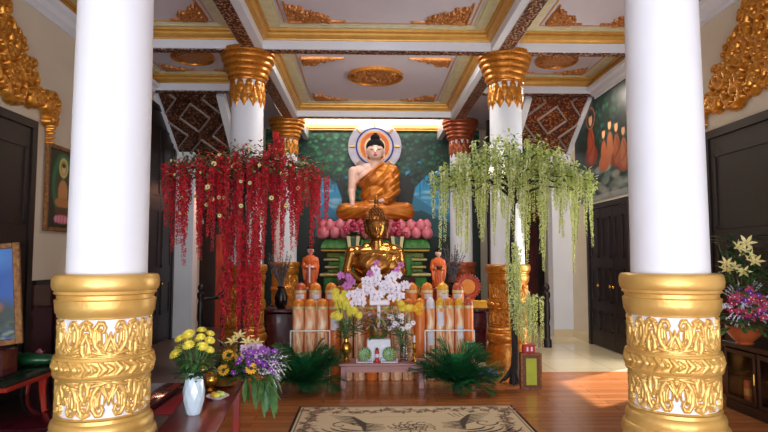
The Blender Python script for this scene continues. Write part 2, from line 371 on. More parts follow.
tn = 0
def beam(x0, x1, y0, y1, strip=None):
    global tn; tn += 1
    o = struct('trim_%d' % tn, MB().box(x0, x1, y0, y1, 4.38, 4.66), 'white')
    if strip: MB().box(*strip, 4.365, 4.38).build('carved_strip', 'carved', o, False)
for s in (-1, 1):
    a, b = sorted((s*1.57, s*1.87)); m = s*1.765
    beam(a, b, -2.2, 14, (m-.09, m+.09, -2.2, 13.9))
    c, d = sorted((s*1.87, s*3.85))
    beam(c, d, 3.62, 3.8, (c, d, 3.66, 3.76)); beam(c, d, 7.82, 8.0, (c, d, 7.85, 7.97)); beam(c, d, 9.85, 10.02, (c, d, 9.88, 9.99))
beam(-1.57, 1.57, 3.62, 3.8, (-1.57, 1.57, 3.66, 3.76)); beam(-1.57, 1.57, 7.82, 8.0, (-1.57, 1.57, 7.85, 7.97)); beam(-1.57, 1.57, 11.65, 11.85, (-1.57, 1.57, 11.7, 11.8))
def ring_sweep(mb, x0, x1, y0, y1, prof, m=0):
    v = []; n = len(prof)
    for d, z in prof: v += [(x0+d, y0+d, z), (x1-d, y0+d, z), (x1-d, y1-d, z), (x0+d, y1-d, z)]
    f = [(k*4+i, k*4+(i+1) % 4, (k+1)*4+(i+1) % 4, (k+1)*4+i) for k in range(n-1) for i in range(4)]
    mb.add(v, f, m)
GP = [(0, 4.50), (.02, 4.502), (.025, 4.515), (.055, 4.53), (.075, 4.555), (.08, 4.58), (.075, 4.598), (.10, 4.602), (.105, 4.63), (0, 4.632)]
orn = {}
def ring_sweep2(mb, x0, x1, y0, y1, a, b, za, zb, ex, m):
    bw = CUR['bw']; v = []
    for d, z in ((a, za), (b, zb)):
        k = bw+d; e = ex if d > -bw else 0
        v += [(x0+k+e, y0+k, z), (x1-k-e, y0+k, z), (x1-k-e, y1-k, z), (x0+k+e, y1-k, z)]
    mb.add(v, [(i, (i+1) % 4, 4+(i+1) % 4, 4+i) for i in range(4)], m)
CUR = {}
def corner_shape(w, h, seed):
    ins = lambda x, y: x > .01 and y > .01 and x/w+y/h < 1-.05*math.sin(18*x/w)
    ex = [([(.02, .02), (w*.97, .02)], [.018, .012]), ([(.02, .02), (.02, h*.97)], [.018, .012])]
    return fill_scrolls(ins, (0, w, 0, h), 40, .03, .07, .0125, seed, ex)
def corner_mesh(w, h):
    k = ('c', w, h)
    if k not in orn:
        o = relief('ceiling_corner_carving', corner_shape(w, h, 3), (-.02, w+.03, -.02, h+.03),   .0065, .05, flat, ['cgold']); orn[k] = o.data; bpy.data.objects.remove(o)
    return orn[k]
def coffer(x0, x1, y0, y1, where, bw=.16, corners='nf', w=.75, h=.5, med=0, name_bay=''):
    global tn; tn += 1; CUR['bw'] = bw
    mb = MB(); ring_sweep(mb, x0, x1, y0, y1, GP, 0); bx = bw+.08
    def ring2(a, b, za, zb, m):
        ring_sweep2(mb, x0, x1, y0, y1, a, b, za, zb, bx-bw, m)
    ring2(-bw, 0, 4.633, 4.633, 1); ring2(0, 0, 4.633, 4.648, 1); ring2(0, .03, 4.648, 4.648, 1); ring2(.03, .03, 4.648, 4.662, 1)
    ring2(.07, .09, 4.652, 4.652, 2); ring2(.07, .07, 4.652, 4.662, 2); ring2(.09, .09, 4.652, 4.662, 2)
    struct('trim_%d' % tn, mb, ['goldm', 'cream', 'goldm'])
    g = bw+.13
    for cy, yy, sy in (('f', y1-g, -1), ('n', y0+g+(.62 if 'middle bay' in where else 0), 1)):
        if cy not in corners: continue
        for cx, xx, sx in (('left', x0+g+.08, 1), ('right', x1-g-.08, -1)):
            o = link('ceiling_corner_carving', corner_mesh(w, h), None, (xx, yy, 4.66), (0, 0, 0), (sx, sy, 1))
            tag(o, 'triangular gilt scroll carving in the %s %s corner of the %s ceiling panel' % ('far' if cy == 'f' else 'near', cx, where), 'ceiling carving', 'gilt corner carvings of the ceiling panels')
    if med:
        cx, cy = (x0+x1)/2, (y0+y1)/2
        t = thing('ceiling_medallion', 'round gilt carved medallion in the middle of the %s ceiling panel' % where, 'ceiling medallion', (cx, cy, 4.66), 0, 'gilt ceiling medallions')
        MB().lathe([(med*.9, -.002), (med*.91, -.04), (med*.95, -.06), (med, -.05), (med, 0)], 48).build('rim', 'ogold', t)
        ins = lambda x, y: math.hypot(x, y) < med*.9
        relief('carved_center', fill_scrolls(ins, (-med, med, -med, med), 60, .05, .1, .022, 8, [spiral(0, 0, med*.3, 1.2, 1, 0, .03)]), (-med, med, -med, med), .01, .05, flat, ['cgold'], t)
coffer(-1.57, 1.57, 3.8, 7.82, 'front middle', w=.78, h=.6)
coffer(-1.57, 1.57, 8.0, 11.65, 'middle bay', w=.7, h=.42, med=.48)
coffer(-1.57, 1.57, -2.2, 3.62, 'entrance middle', corners='')
for s, nm in ((-1, 'left aisle'), (1, 'right aisle')):
    c, d = sorted((s*1.87, s*3.85))
    coffer(c, d, 3.8, 7.82, 'front '+nm, bw=.16, w=.5, h=.6)
    coffer(c, d, 8.0, 9.85, 'rear '+nm, bw=.12, w=.5, h=.3, med=.33)
    coffer(c, d, -2.2, 3.62, 'entrance '+nm, bw=.16, corners='')
# crown moulding on side walls
def crown(s):
    global tn; tn += 1
    P = [(0, 4.28), (.03, 4.28), (.03, 4.32), (.08, 4.34), (.10, 4.40), (.16, 4.42), (.17, 4.47), (0, 4.47)]
    v = [(s*(3.85-d), y, z) for y in (-2.2, 9.85) for d, z in P]; n = len(P)
    struct('trim_%d' % tn, MB().add(v, [(i, (i+1) % n, n+(i+1) % n, n+i) for i in range(n)]+[tuple(range(n)), tuple(range(n, 2*n))]), 'white')
crown(-1); crown(1)
# altar cornice with lamp
struct('trim_80', MB().box(-2.04, 2.04, 13.8, 14, 4.63, 4.72).box(-2.04, 2.04, 13.86, 14, 4.59, 4.63), 'goldm')
lamp = thing('cove_light', 'long warm strip light glowing above the mural behind the altar', 'light', (0, 13.86, 4.72))
MB().box(-1.9, 1.9, -.03, .03, 0, .015).build('lamp_base', 'white', lamp, False)
MB().tube([(-1.88, 0, .035), (1.88, 0, .035)], .02, 10).build('lamp_tube', 'cove', lamp)
# sloping stair soffits with lattice
def soffit(s, k):
    global tn; tn += 1
    L = 3.7; a = -math.atan2(2.05, 3.0)
    o = struct('trim_%d' % tn, MB().box(-.52, .52, 0, L, 0, .12), k); o.location = (s*3.27, 10.02, 4.36); o.rotation_euler = (a, 0, 0)
    mb = MB().box(-.62, -.5, 0, L, -.05, .14).box(.5, .62, 0, L, -.05, .14); mb.build('white_border', 'white', o, False)
    mb = MB()
    def bar(p, q, w=.012):
        d = Vector((q[0]-p[0], q[1]-p[1], 0)); n = Vector((-d.y, d.x, 0)).normalized()*w
        P = [Vector((*p, 0))+n, Vector((*q, 0))+n, Vector((*q, 0))-n, Vector((*p, 0))-n]
        mb.add([(v.x, v.y, z) for z in (-.035, 0) for v in P], [(0, 1, 2, 3), (0, 1, 5, 4), (1, 2, 6, 5), (2, 3, 7, 6), (3, 0, 4, 7)])
    cy = .0
    for i in range(8):
        for cx in ((0,) if i % 2 else (-.5, .5)):
            y = .1+i*.44
            for rr in (.27,):
                P = [(cx, y-rr*1.25), (cx+rr, y), (cx, y+rr*1.25), (cx-rr, y)]
                for j in range(4):
                    p, q = P[j], P[(j+1) % 4]
                    # clip to panel
                    def cl(p, q):
                        p = list(p); q = list(q)
                        for u, v in ((p, q), (q, p)):
                            for lim in (-.5, .5):
                                if (u[0]-lim)*(1 if lim > 0 else -1) > 0:
                                    if (v[0]-lim)*(1 if lim > 0 else -1) > 0: return None
                                    t = (lim-u[0])/(v[0]-u[0]); u[1] += (v[1]-u[1])*t; u[0] = lim
                        for u, v in ((p, q), (q, p)):
                            if u[1] < 0:
                                if v[1] <= 0: return None
                                t = (0-u[1])/(v[1]-u[1]); u[0] += (v[0]-u[0])*t; u[1] = 0
                        return p, q
                    r = cl(p, q)
                    if r and max(r[0][1], r[1][1]) < L: bar(*r)
    mb.build('lattice', 'latline', o, False)
soffit(-1, 'lattice'); soffit(1, 'latticeR')
for s in (-1, 1):
    tn += 1; a, b = sorted((s*3.47, s*3.85)); struct('trim_%d' % tn, MB().box(a, b, 11.2, 11.5, 0, 4.6), 'white')
struct('baseboard_right', MB().box(3.83, 3.85, 10.35, 11.2, 0, .14).box(3.45, 3.85, 11.17, 11.2, 0, .14), 'tile')
struct('baseboard_left', MB().box(-3.83, -3.8, 2, 3.9, 0, 1.22).box(-3.85, -3.81, 6.55, 8.3, 0, 1.22), 'maroon')
struct('wainscot_cap' if 0 else 'trim_81', MB().box(-3.85, -3.79, 6.55, 8.3, 1.22, 1.27), 'darkwood')
# doors
def door(n, s, y0, y1, h, leaves=2, style=0):
    x = s*3.85; f = lambda d0, d1: sorted((x-s*d0, x-s*d1))
    mb = MB(); a, b = f(0, .05)
    mb.box(a, b, y0, y0+.09, 0, h).box(a, b, y1-.09, y1, 0, h).box(a, b, y0+.09, y1-.09, h-.09, h)
    o = struct('door_%d' % n, mb, 'darkwood'); w = (y1-y0-.18)/leaves
    for i in range(leaves):
        ya = y0+.09+i*w; q = MB(); a, b = f(.005, .03); q.box(a, b, ya+.005, ya+w-.005, .02, h-.1)
        a, b = f(.03, .045); rows = ((.12, .28), (.32, .58), (.62, .93))
        for r0, r1 in rows:
            z0, z1 = r0*h, r1*h-.08; ys0, ys1 = ya+.09, ya+w-.09
            q.box(a, b, ys0, ys1, z0, z0+.03).box(a, b, ys0, ys1, z1-.03, z1).box(a, b, ys0, ys0+.03, z0, z1).box(a, b, ys1-.03, ys1, z0, z1)
            if style and r0 > .5:
                c = ((ys0+ys1)/2, (z0+z1)/2); xm = (a+b)/2
                for p in ((ys0, z0), (ys1, z0), (ys0, z1), (ys1, z1)): q.tube([(xm, *c), (xm, *p)], .012, 4)
        d = q.build('door_panel', 'darkwood', o, False)
        MB().ell((x-s*.07, ya+(.06 if i else w-.06), 1.05), .025).build('door_handle', 'brass', d)
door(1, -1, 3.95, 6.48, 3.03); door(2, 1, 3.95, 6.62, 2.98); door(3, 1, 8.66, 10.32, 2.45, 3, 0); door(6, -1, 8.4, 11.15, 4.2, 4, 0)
# inner side doors beyond the stairs
def back_door(n, x0, x1, y, h, k):
    o = struct('door_%d' % n, MB().box(x0, x0+.07, y-.06, y, 0, h).box(x1-.07, x1, y-.06, y, 0, h).box(x0+.07, x1-.07, y-.06, y, h-.07, h), 'darkwood')
    q = MB().box(x0+.07, x1-.07, y-.035, y, 0, h-.07)
    for z0, z1 in ((.15, .8), (.95, h-.25)): q.box(x0+.16, x1-.16, y-.05, y-.035, z0, z1, bev=.01)
    q.build('door_panel', k, o, False)
back_door(4, -3.55, -2.7, 12.98, 2.1, 'redglow'); back_door(5, 2.75, 3.75, 12.98, 2.3, 'maroon')
# murals
def mural_main():
    w, h = 5.2, 4.62; p = Paint(w, h, .02, '#16342c'); R = random.Random(4); cx = 2.6
    p.rect(0, w, 0, h, '#0f2e25')
    p.rect(1.25, 2.05, 2.1, 3.6, '#2f97c6'); p.rect(3.3, 4.5, 2.3, 3.85, '#2f9ccc')
    for i in range(16): p.ell(R.choice((R.uniform(1.3, 1.9), R.uniform(3.5, 4.4))), R.uniform(2.7, 3.2), R.uniform(.1, .3), .05, '#a8d8e6', .6, .5)
    p.poly([(1.2, 1.5), (1.2, 2.6), (1.45, 2.85), (1.7, 2.6), (2.2, 2.5), (2.2, 1.5)], '#2c7aa0')
    p.poly([(1.1, 1.5), (1.1, 2.4), (1.5, 2.5), (2.2, 2.2), (2.2, 1.5)], '#1f6676')
    p.poly([(3.2, 1.5), (3.2, 2.9), (3.6, 3.0), (4.0, 2.75), (4.6, 2.45), (4.6, 1.5)], '#3580a4')
    p.poly([(3.2, 1.5), (3.4, 2.6), (3.8, 2.65), (4.3, 2.4), (4.7, 2.3), (4.7, 1.5)], '#1c5058')
    p.rect(4.5, w, 0, 4.0, '#0e1c1a', .85); p.rect(0, 1.2, 0, 3.3, '#10261f', .85); p.rect(0, w, 0, 2.0, '#0f261f')
    tr = [([(2.2, 1.4), (2.15, 2.4), (2.05, 3.0), (1.8, 3.4), (1.3, 3.65)], [.4, .28, .22, .13, .06]), ([(2.1, 2.9), (2.3, 3.5), (2.4, 4.0)], [.2, .14, .06]),
          ([(3.3, 1.4), (3.25, 2.6), (3.45, 3.3), (3.9, 3.7), (4.6, 3.85)], [.35, .26, .2, .14, .08]), ([(3.35, 3.2), (3.2, 3.8)], [.16, .08])]
    p.line(tr, '#121a17')
    for i in range(34):
        x = R.choice((R.uniform(1.3, 1.95), R.uniform(3.7, 4.5))); y = R.uniform(3.4, 3.7); p.line([([(x, y), (x+.01, y-R.uniform(.2, .8))], [.009, .004])], '#1d3c38', .8)
    for i in range(1300):
        x = R.uniform(0, w); y = R.uniform(3.5, 4.7)+(.1 if 3.2 < x < 4.5 else 0)
        if x < 1.2 or 2.0 < x < 3.2: y = R.uniform(2.9, 4.7)
        c = R.randrange(5)
        cols = (['#17603c', '#2a8a54', '#1f744a', '#124c34', '#4aa56c'] if x < 3.3 else ['#174e38', '#143f2c', '#246848', '#103022', '#2f7450'])
        rx = R.uniform(.05, .095); p.ell(x, y-.02, rx*1.15, rx*.95, '#0e2c22', .3, .8); p.ell(x, y, rx, rx*.75, cols[c], .7, .95)
    for i in range(60):
        x = R.choice((R.uniform(1.2, 2.0), R.uniform(3.5, 4.5))); p.ell(x, R.uniform(3.25, 3.6), .06, .05, R.choice(['#12302a', '#1c4a3c']), .5, .9)
    return p.build('mural_painting', 'paint', None, facing)
mm = mural_main(); mm.location = (-2.6, 13.985, .01); tag(mm, 'painted mural of green trees, blue sky and hills behind the big seated statue', 'mural')
def mural_side():
    w, h = 2.35, 1.85; p = Paint(w, h, .015, '#12201c'); R = random.Random(9)
    for i in range(260): p.ell(R.uniform(0, w), R.uniform(.4, h), .07, .05, R.choice(['#1a3a2e', '#0e1a18', '#25483a', '#1a3040', '#183428']), .5, .8)
    for i in range(50): p.ell(R.uniform(0, w), R.uniform(0, .55), .2, .08, R.choice(['#5a6a6c', '#7a7f78', '#465a50', '#8a8a80']), .5, .6)
    p.rect(0, w, 0, .1, '#9a9a94', .5)
    for x, y, sc, c, c2 in ((.8, 1.0, 1.6, '#84361f', '#5e2418'), (1.35, .75, 1.2, '#8e4a2c', '#8a4a30'), (1.6, .85, 1.2, '#8a5234', '#8c4c30'), (1.85, .75, 1.25, '#80462c', '#662f1e'), (2.1, .65, 1.2, '#8c5638', '#7a3c28')):
        p.ell(x, y-.12*sc, .2*sc, .13*sc, c2, .2); p.ell(x, y, .11*sc, .22*sc, c, .2); p.ell(x, y+.29*sc, .055*sc, .07*sc, '#c08a68', .2); p.ell(x, y+.36*sc, .05*sc, .035*sc, '#1c1410', .2)
        p.line([([(x, y+.15*sc), (x+.08*sc, y), (x-.06*sc, y-.1*sc)], [.02, .02, .02])], c2)
    p.ring(.8, 1.5, .17, .2, '#8c4a34'); 
    return p
p = mural_side(); o = p.build('mural_painting', 'paint', None, lambda X, Y, H: np.stack([0*X-H, 2.35-X, Y], -1).reshape(-1, 3)); o.location = (3.84, 8.55, 2.5)
tag(o, 'dark painted mural of robed monks and a haloed figure above the far right door', 'mural')
# wall door carvings
def pediment(s):
    hw = 1.62
    def top(x):
        a = abs(x)
        pts = [(0, 1.25), (.55, 1.2), (.66, 1.05), (.8, .95), (.9, .72), (1.08, .62), (1.2, .42), (1.4, .36), (1.5, .42), (1.62, .36)]
        for (p, q), (r, t) in zip(pts, pts[1:]):
            if a <= r: return q+(t-q)*(a-p)/(r-p)+.03*math.sin(a*30)
        return 0
    def bot(x):
        a = abs(x); return .03+.1*abs(math.sin(a*4.2)) if a < 1.35 else -.12+.1*math.sin(a*20)
    ins = lambda x, y: abs(x) < hw and bot(x) < y < top(x)
    ex = []
    for sx in (-1, 1):
        for (x, y, r, d) in ((.3, .25, .2, 1), (.75, .22, .17, -1), (1.12, .18, .13, 1), (1.45, .2, .14, -1), (.3, .8, .2, -1), (.62, .62, .16, 1), (.95, .45, .13, -1)):
            P, Wd = spiral(sx*x, y, r, 1.1, d*sx, 0, .05, 22); ex.append((P, Wd))
        q = [(sx*1.5, .28-.055*i) for i in range(10)]
        for i, c in enumerate(q): ex.append(([c, (c[0]+.004, c[1])], [.048-.003*i]*2))
    ex.append(([(0, .2), (0, 1.1)], [.16, .06]))
    st = fill_scrolls(ins, (-hw, hw, -.2, 1.3), 190, .05, .12, .028, 21, ex)
    fm = (lambda X, Y, H: np.stack([-s*H, X, Y], -1).reshape(-1, 3))
    o = relief('door_pediment_carving', st, (-1.68, 1.68, -.34, 1.3), .011, .10, fm, ['leafgold']); o.location = (s*3.835, 5.22, 3.06)
    tag(o, 'large gilt openwork scroll carving above the dark door on the %s wall' % ('left' if s < 0 else 'right'), 'wall carving', 'gilt carvings above the front doors')
pediment(-1); pediment(1)
# ---------- columns ----------
R0 = .262
PI2 = 2*PI
def band_field(motif, reps, z0, z1, r0, hgt, name, mats, parent, keep, nu=56, dz=.006, thr=.3, mirror=True):
    Wt = PI2*r0/reps; st = []
    for P, Wd in motif: st.append((P, Wd)); st.append(([(-x, y) for x, y in P], Wd)) if mirror else None
    nz = int((z1-z0)/dz)+1; xs = np.linspace(-Wt/2, Wt/2, nu+1); ys = np.linspace(0, z1-z0, nz)
    sh = [([(x+k*Wt, y) for x, y in P], Wd) for k in (-1, 0, 1) for P, Wd in st]
    H = field(xs, ys, sh)[:, :-1]; H = np.tile(H, (1, reps)); n = nu*reps
    th = np.arange(n)/n*PI2-PI/2; r = r0+H*hgt
    V = np.stack([r*np.cos(th), r*np.sin(th), np.repeat((z0+ys)[:, None], n, 1)], -1).reshape(-1, 3)
    idx = np.arange(nz*n).reshape(nz, n); nxt = np.roll(idx, -1, 1); Hn = np.roll(H, -1, 1)
    F = np.stack([idx[:-1], nxt[:-1], nxt[1:], idx[1:]], -1).reshape(-1, 4)
    ha = ((H[:-1]+Hn[:-1]+H[1:]+Hn[1:])/4).reshape(-1); hm = np.maximum.reduce([H[:-1], Hn[:-1], H[1:], Hn[1:]]).reshape(-1)
    mi = None
    if keep: F = F[hm > .02]; used = np.unique(F); mp = np.zeros(nz*n, int); mp[used] = np.arange(len(used)); V = V[used]; F = mp[F]
    else: mi = (ha < thr).astype(int)
    me = bpy.data.meshes.new(name); me.from_pydata(V.tolist(), [], F.tolist())
    for k in mats: me.materials.append(M[k])
    if mi is not None: me.polygons.foreach_set('material_index', mi)
    me.shade_smooth(); return link(name, me, parent)
def scroll_motif(h, flip):
    m = [([(.012, .02), (.05, .03), (.085, .075), (.098, .12), (.092, .17), (.07, .205), (.045, .205), (.032, .18), (.042, .155)], [.014, .017, .02, .02, .018, .016, .014, .012, .010]),
         ([(.05, .075), (.06, .11), (.062, .15), (.06, .17)], [.008, .014, .014, .008]), ([(.15, .0), (.125, .04), (.125, .09), (.15, .14)], [.016, .02, .018, .014]), ([(.11, .12), (.118, .17), (.135, .2)], [.012, .014, .012]), ([(.03, .05), (.0, .13), (0, .15)], [.014, .012, .008]), ([(.06, .03), (.1, .04)], [.014, .014]), ([(.075, .1), (.075, .16)], [.012, .012]),
         ([(0, 0), (0, .05), (0, .095)], [.035, .024, .004]), ([(0, .008), (.15, .008)], [.012, .012]), ([(0, .235), (.15, .235)], [.008, .008]),
         ([(.02, .11), (.028, .15)], [.010, .006]), ([(.115, .2), (.145, .215)], [.012, .012]), ([(.11, .03), (.122, .085)], [.009, .012]), ([(.02, .1), (.045, .06)], [.01, .01]), ([(.145, .17), (.145, .18)], [.012, .012])]
    if flip: m = [([(x, h-y) for x, y in P], W_) for P, W_ in m]
    return m
def make_column(label):
    t = thing('column', label, 'column', (0, 0, 0), 0, None)
    MB().lathe([(R0, 1.40), (R0*.985, 2.4), (R0*.955, 3.4), (R0*.945, 4.02)], 64).build('shaft', 'white', t)
    pr = [(.29, 1.165), (.305, 1.168), (.308, 1.185), (.318, 1.195), (.322, 1.235), (.326, 1.27), (.31, 1.278), (.312, 1.30), (.33, 1.31)]
    pr += [(.325+.022*math.sin(a), 1.375-.05*math.cos(a)) for a in [PI*i/10 for i in range(11)]]+[(.262, 1.428)]
    MB().lathe(pr, 72).build('base_ring', 'gold', t)
    band_field(scroll_motif(.235, False), 6, .935, 1.17, .278, .026, 'carved_band', ['gold', 'white'], t, False, 104, .0042, .16)
    band_field(scroll_motif(.235, True), 6, .585, .82, .278, .026, 'carved_band', ['gold', 'white'], t, False, 104, .0042, .16)
    b = MB().lathe([(.28, .81), (.315, .815), (.322, .83), (.312, .84), (.312, .918), (.322, .925), (.315, .94), (.28, .945)], 72).build('belt', 'gold', t)
    ch = [([(-.045, .01), (-.01, .045), (-.045, .08)], [.012, .022, .012]), ([(-.0, .02), (.03, .045), (0, .07)], [.007, .016, .007])]
    band_field(ch, 20, .834, .924, .312, .022, 'chevron_carving', ['gold'], b, True, 26, .005, mirror=False)
    pr = [(.36, 0), (.36, .12), (.352, .13), (.35, .2), (.34, .24), (.335, .30), (.315, .33), (.31, .37)]
    pr += [(.325+.03*math.sin(a), .43-.06*math.cos(a)) for a in [PI*i/10 for i in range(11)]]
    pr += [(.325, .50), (.33, .52), (.32, .55), (.305, .56), (.303, .58), (.28, .59)]
    MB().lathe(pr, 72).build('plinth', 'gold', t)
    pr = [(.247, 3.985), (.28, 3.99), (.286, 4.005), (.278, 4.02)]
    for r, z in ((.29, 4.03), (.315, 4.11), (.35, 4.19), (.385, 4.27)):
        pr += [(r, z), (r+.022, z+.012), (r+.03, z+.035), (r+.026, z+.055), (r+.012, z+.066)]
    pr += [(.412, 4.345), (.43, 4.355), (.436, 4.385), (.43, 4.415), (.33, 4.42)]
    MB().lathe(pr, 72).build('capital', 'ogold', t)
    lf = [([(0, .39), (.0, .34), (0, .27), (0, .225)], [.006, .05, .066, .055]), ([(.068, .29), (.068, .21)], [.016, .022]), ([(.068, .2), (.068, .13), (.068, .02)], [.055, .066, .006])]
    lf += [([(-.068, .2), (-.068, .2)], [.01, .01])]
    band_field(lf, 11, 3.6, 4.01, .248, .03, 'leaf_collar', ['ogold'], t, True, 30, .006)
    return t
c0 = make_column('large white column with gold carved base, left of the bench with the vase'); c0['group'] = 'white and gold columns'; c0.location = (-1.775, 3.72, 0); c0.scale = (.895, .895, 1)
def recolor(c, k):
    for o in list(c.children)+[g for q in c.children for g in q.children]:
        if o.name.startswith('shaft'): continue
        key = (o.data.name, k)
        if key not in RC:
            RC[key] = o.data.copy()
            for i in range(len(RC[key].materials)): RC[key].materials[i] = M[k]
        o.data = RC[key]
RC = {}
dup(c0, (1.82, 3.72, 0), .1, 'large white column with gold carved base at the front right, near the glass-door cabinet')
c2 = dup(c0, (-1.835, 8.12, 0), 0, 'white column with gold capital standing behind the red weeping blossom tree')
c3 = dup(c0, (1.835, 8.12, 0), 0, 'white column with gold capital standing behind the green weeping blossom tree')
recolor(c2, 'ogold'); recolor(c3, 'ogold')
for x, nm in ((-1.84, 'rear column with gold-bronze capital left of the big pale seated statue'), (1.84, 'rear column with gold capital coloured as under red light, right of the big pale seated statue')):
    c = dup(c0, (x, 12.15, 0), 0, nm)
    recolor(c, 'redlit_gold' if x > 0 else 'ogold')  # right rear gilding tinted redder, standing in for red light on it
# ---------- seated and standing figures ----------
def body_blob(s, part, bust_wide=1.0, arm='earth'):
    mb = MB(); e = lambda c, r: mb.ell([c[0]*s*bust_wide, c[1]*s, c[2]*s], [r[0]*s*bust_wide, r[1]*s, r[2]*s], 20, 14)
    def c(a, ra, b, rb): mb.caps([a[0]*s*bust_wide, a[1]*s, a[2]*s], ra*s, [b[0]*s*bust_wide, b[1]*s, b[2]*s], rb*s)
    g = .012 if part == 'robe' else 0
    e((0, .02, .11), (.25+g, .17+g, .12)); e((0, .02, .30), (.17+g, .125+g, .2)); e((0, .015, .47), (.215+g, .13+g, .15))
    c((-.19, .02, .565), .07+g, (.19, .02, .565), .07+g); c((-.1, .01, .60), .06+g, (.1, .01, .60), .06+g)
    for q in (-1, 1):
        c((q*.13, -.03, .10), .115+g, (q*.36, -.17, .095), .085+g); c((q*.37, -.18, .085), .082+g, (q*.04, -.31, .075), .058+g)
    if part == 'robe':
        c((.215, .02, .555), .07, (.245, .0, .33), .062); c((.245, 0, .33), .062, (.12, -.20, .22), .05); e((.17, -.02, .35), (.1, .1, .2))
        c((.10, -.33, .05), .04, (-.10, -.33, .05), .04)
    else:
        c((0, .01, .60), .062, (0, -.01, .70), .052)
        c((-.245, .02, .56), .066, (-.285, -.02, .34), .05)
        if arm == 'earth':
            c((-.285, -.02, .34), .048, (-.27, -.21, .19), .032); e((-.268, -.245, .155), (.036, .022, .05))
            for i, x in enumerate((-.296, -.277, -.258, -.241)):
                c((x, -.26, .13), .0115, (x, -.275, .06+.008*abs(i-1.5)), .008)
            c((-.238, -.24, .16), .012, (-.222, -.262, .115), .009)
        else:
            c((-.285, -.02, .34), .048, (-.10, -.22, .2), .034); e((-.04, -.25, .185), (.07, .045, .02))
            for i in range(4): c((.0, -.225-.02*i, .185), .011, (.075-.006*abs(i-1), -.225-.018*i, .187), .008)
            c((-.06, -.28, .195), .012, (-.02, -.30, .205), .009)
        c((.12, -.20, .22), .03, (.06, -.24, .2), .028); e((.03, -.26, .195), (.055, .042, .018))
        for i in range(4): c((-.01, -.235-.018*i, .2), .011, (-.075+.006*abs(i-1), -.235-.016*i, .202), .008)
    return mb
def head_parts(s, t, skin, hairk, style, bw=1.0):
    """face details, hair and crown knot, as children of the figure"""
    hz = .785*s; f = lambda x, y, z: (x*s*bw, y*s, z*s)
    h = MB(); h.ell(f(0, .0, .825), (.104*s*bw, .115*s, .085*s), 28, 16); h.ell(f(0, .03, .79), (.104*s*bw, .09*s, .11*s), 24, 14)
    h.ell(f(0, .005, .915), (.055*s*bw, .055*s, .045*s), 20, 12)
    if style == 'curls':
        for k in range(10):
            el = -.25+k*.19; n = max(3, int(24*math.cos(el)))
            for i in range(n):
                a = 2*PI*(i+.5*(k % 2))/n; x, y, z = math.cos(el)*math.cos(a), math.cos(el)*math.sin(a), math.sin(el)
                if y < -.45 and z < .25: continue
                h.ell(f(x*.108, y*.118, .825+z*.092), .0125*s, 8, 6)
        for k in range(5):
            el = .1+k*.3; n = max(2, int(13*math.cos(el)))
            for i in range(n):
                a = 2*PI*i/n; h.ell(f(math.cos(el)*math.cos(a)*.058, .005+math.cos(el)*math.sin(a)*.058, .915+math.sin(el)*.046), .012*s, 8, 6)
    else:
        h.ell(f(0, .0, .94), (.03*s, .03*s, .03*s), 16, 10)
    h.build('hair', hairk, t)
    if style == 'curls':
        fl = MB().lathe([(.024*s, .955*s), (.03*s, .975*s), (.018*s, .99*s), (.026*s, 1.0*s), (.024*s, 1.02*s), (.01*s, 1.055*s), (0, 1.075*s)], 16); fl.build('flame_finial', skin, t)
    for q in (-1, 1):
        e = MB(); b = MB()
        P = [f(q*(.018+.014*i), -.117-.003*math.sin(i*1.05)+.0035*i*i*.6, .786-.006*math.sin(i*1.05)) for i in range(4)]
        e.tube(P, [.0015*s, .0042*s, .0042*s, .0012*s], 6)
        P = [f(q*(.012+.015*i), -.121+.0042*i*i*.6, .808+.009*math.sin(i*.95)) for i in range(4)]; b.tube(P, [.001*s, .003*s, .003*s, .001*s], 6)
        e.build('eyelid', 'dark', t); b.build('eyebrow', 'dark' if skin == 'skin' else skin, t)
    l = MB(); l.caps(f(-.018, -.123, .727), .006*s, f(.018, -.123, .727), .006*s, 8); l.caps(f(-.010, -.124, .718), .007*s, f(.010, -.124, .718), .007*s, 8); l.build('lips', 'lip' if skin == 'skin' else skin, t)
def add_head(mb, s, bw=1.0):
    f = lambda x, y, z: [x*s*bw, y*s, z*s]
    mb.ell(f(0, -.02, .79), (.095*s*bw, .1*s, .11*s), 24, 16); mb.ell(f(0, -.04, .735), (.07*s*bw, .075*s, .065*s), 20, 12)
    mb.caps(f(0, -.116, .785), .009*s, f(0, -.135, .752), .0145*s, 10); mb.ell(f(0, -.106, .70), (.022*s, .014*s, .016*s), 12, 8)
    for q in (-1, 1):
        mb.ell(f(q*.1, .0, .775), (.012*s, .02*s, .04*s), 10, 8); mb.caps(f(q*.099, .0, .745), .011*s, f(q*.097, -.005, .695), .012*s, 8)
    mb.caps(f(0, -.01, .60), .06*s, f(0, -.015, .71), .054*s)
def cut_robe(me, s, bw, folds=.006, freq=60):
    import bmesh
    bm = bmesh.new(); bm.from_mesh(me); dl = []
    for fc in bm.faces:
        x, y, z = fc.calc_center_median(); x /= s*bw; y /= s; z /= s
        lim = .36+(x+.24)*.90
        if x > .10: lim = .9
        if z > lim and x < .10 and z > .25: dl.append(fc)
        elif z < .05 and z > 9: dl.append(fc)
    bmesh.ops.delete(bm, geom=dl, context='FACES'); bm.normal_update()
    for v in bm.verts:
        x, y, z = v.co.x/s, v.co.y/s, v.co.z/s
        if z > .24: ph = (x*.75-z*.6)*freq+3*math.sin(z*9)
        else: ph = (abs(x)*.5+z*1.6)*freq*.9+2*math.sin(x*14)
        v.co += v.normal*(s*folds*(math.sin(ph)+.4*math.sin(ph*2.1+1)))
    bm.to_mesh(me); bm.free(); return me
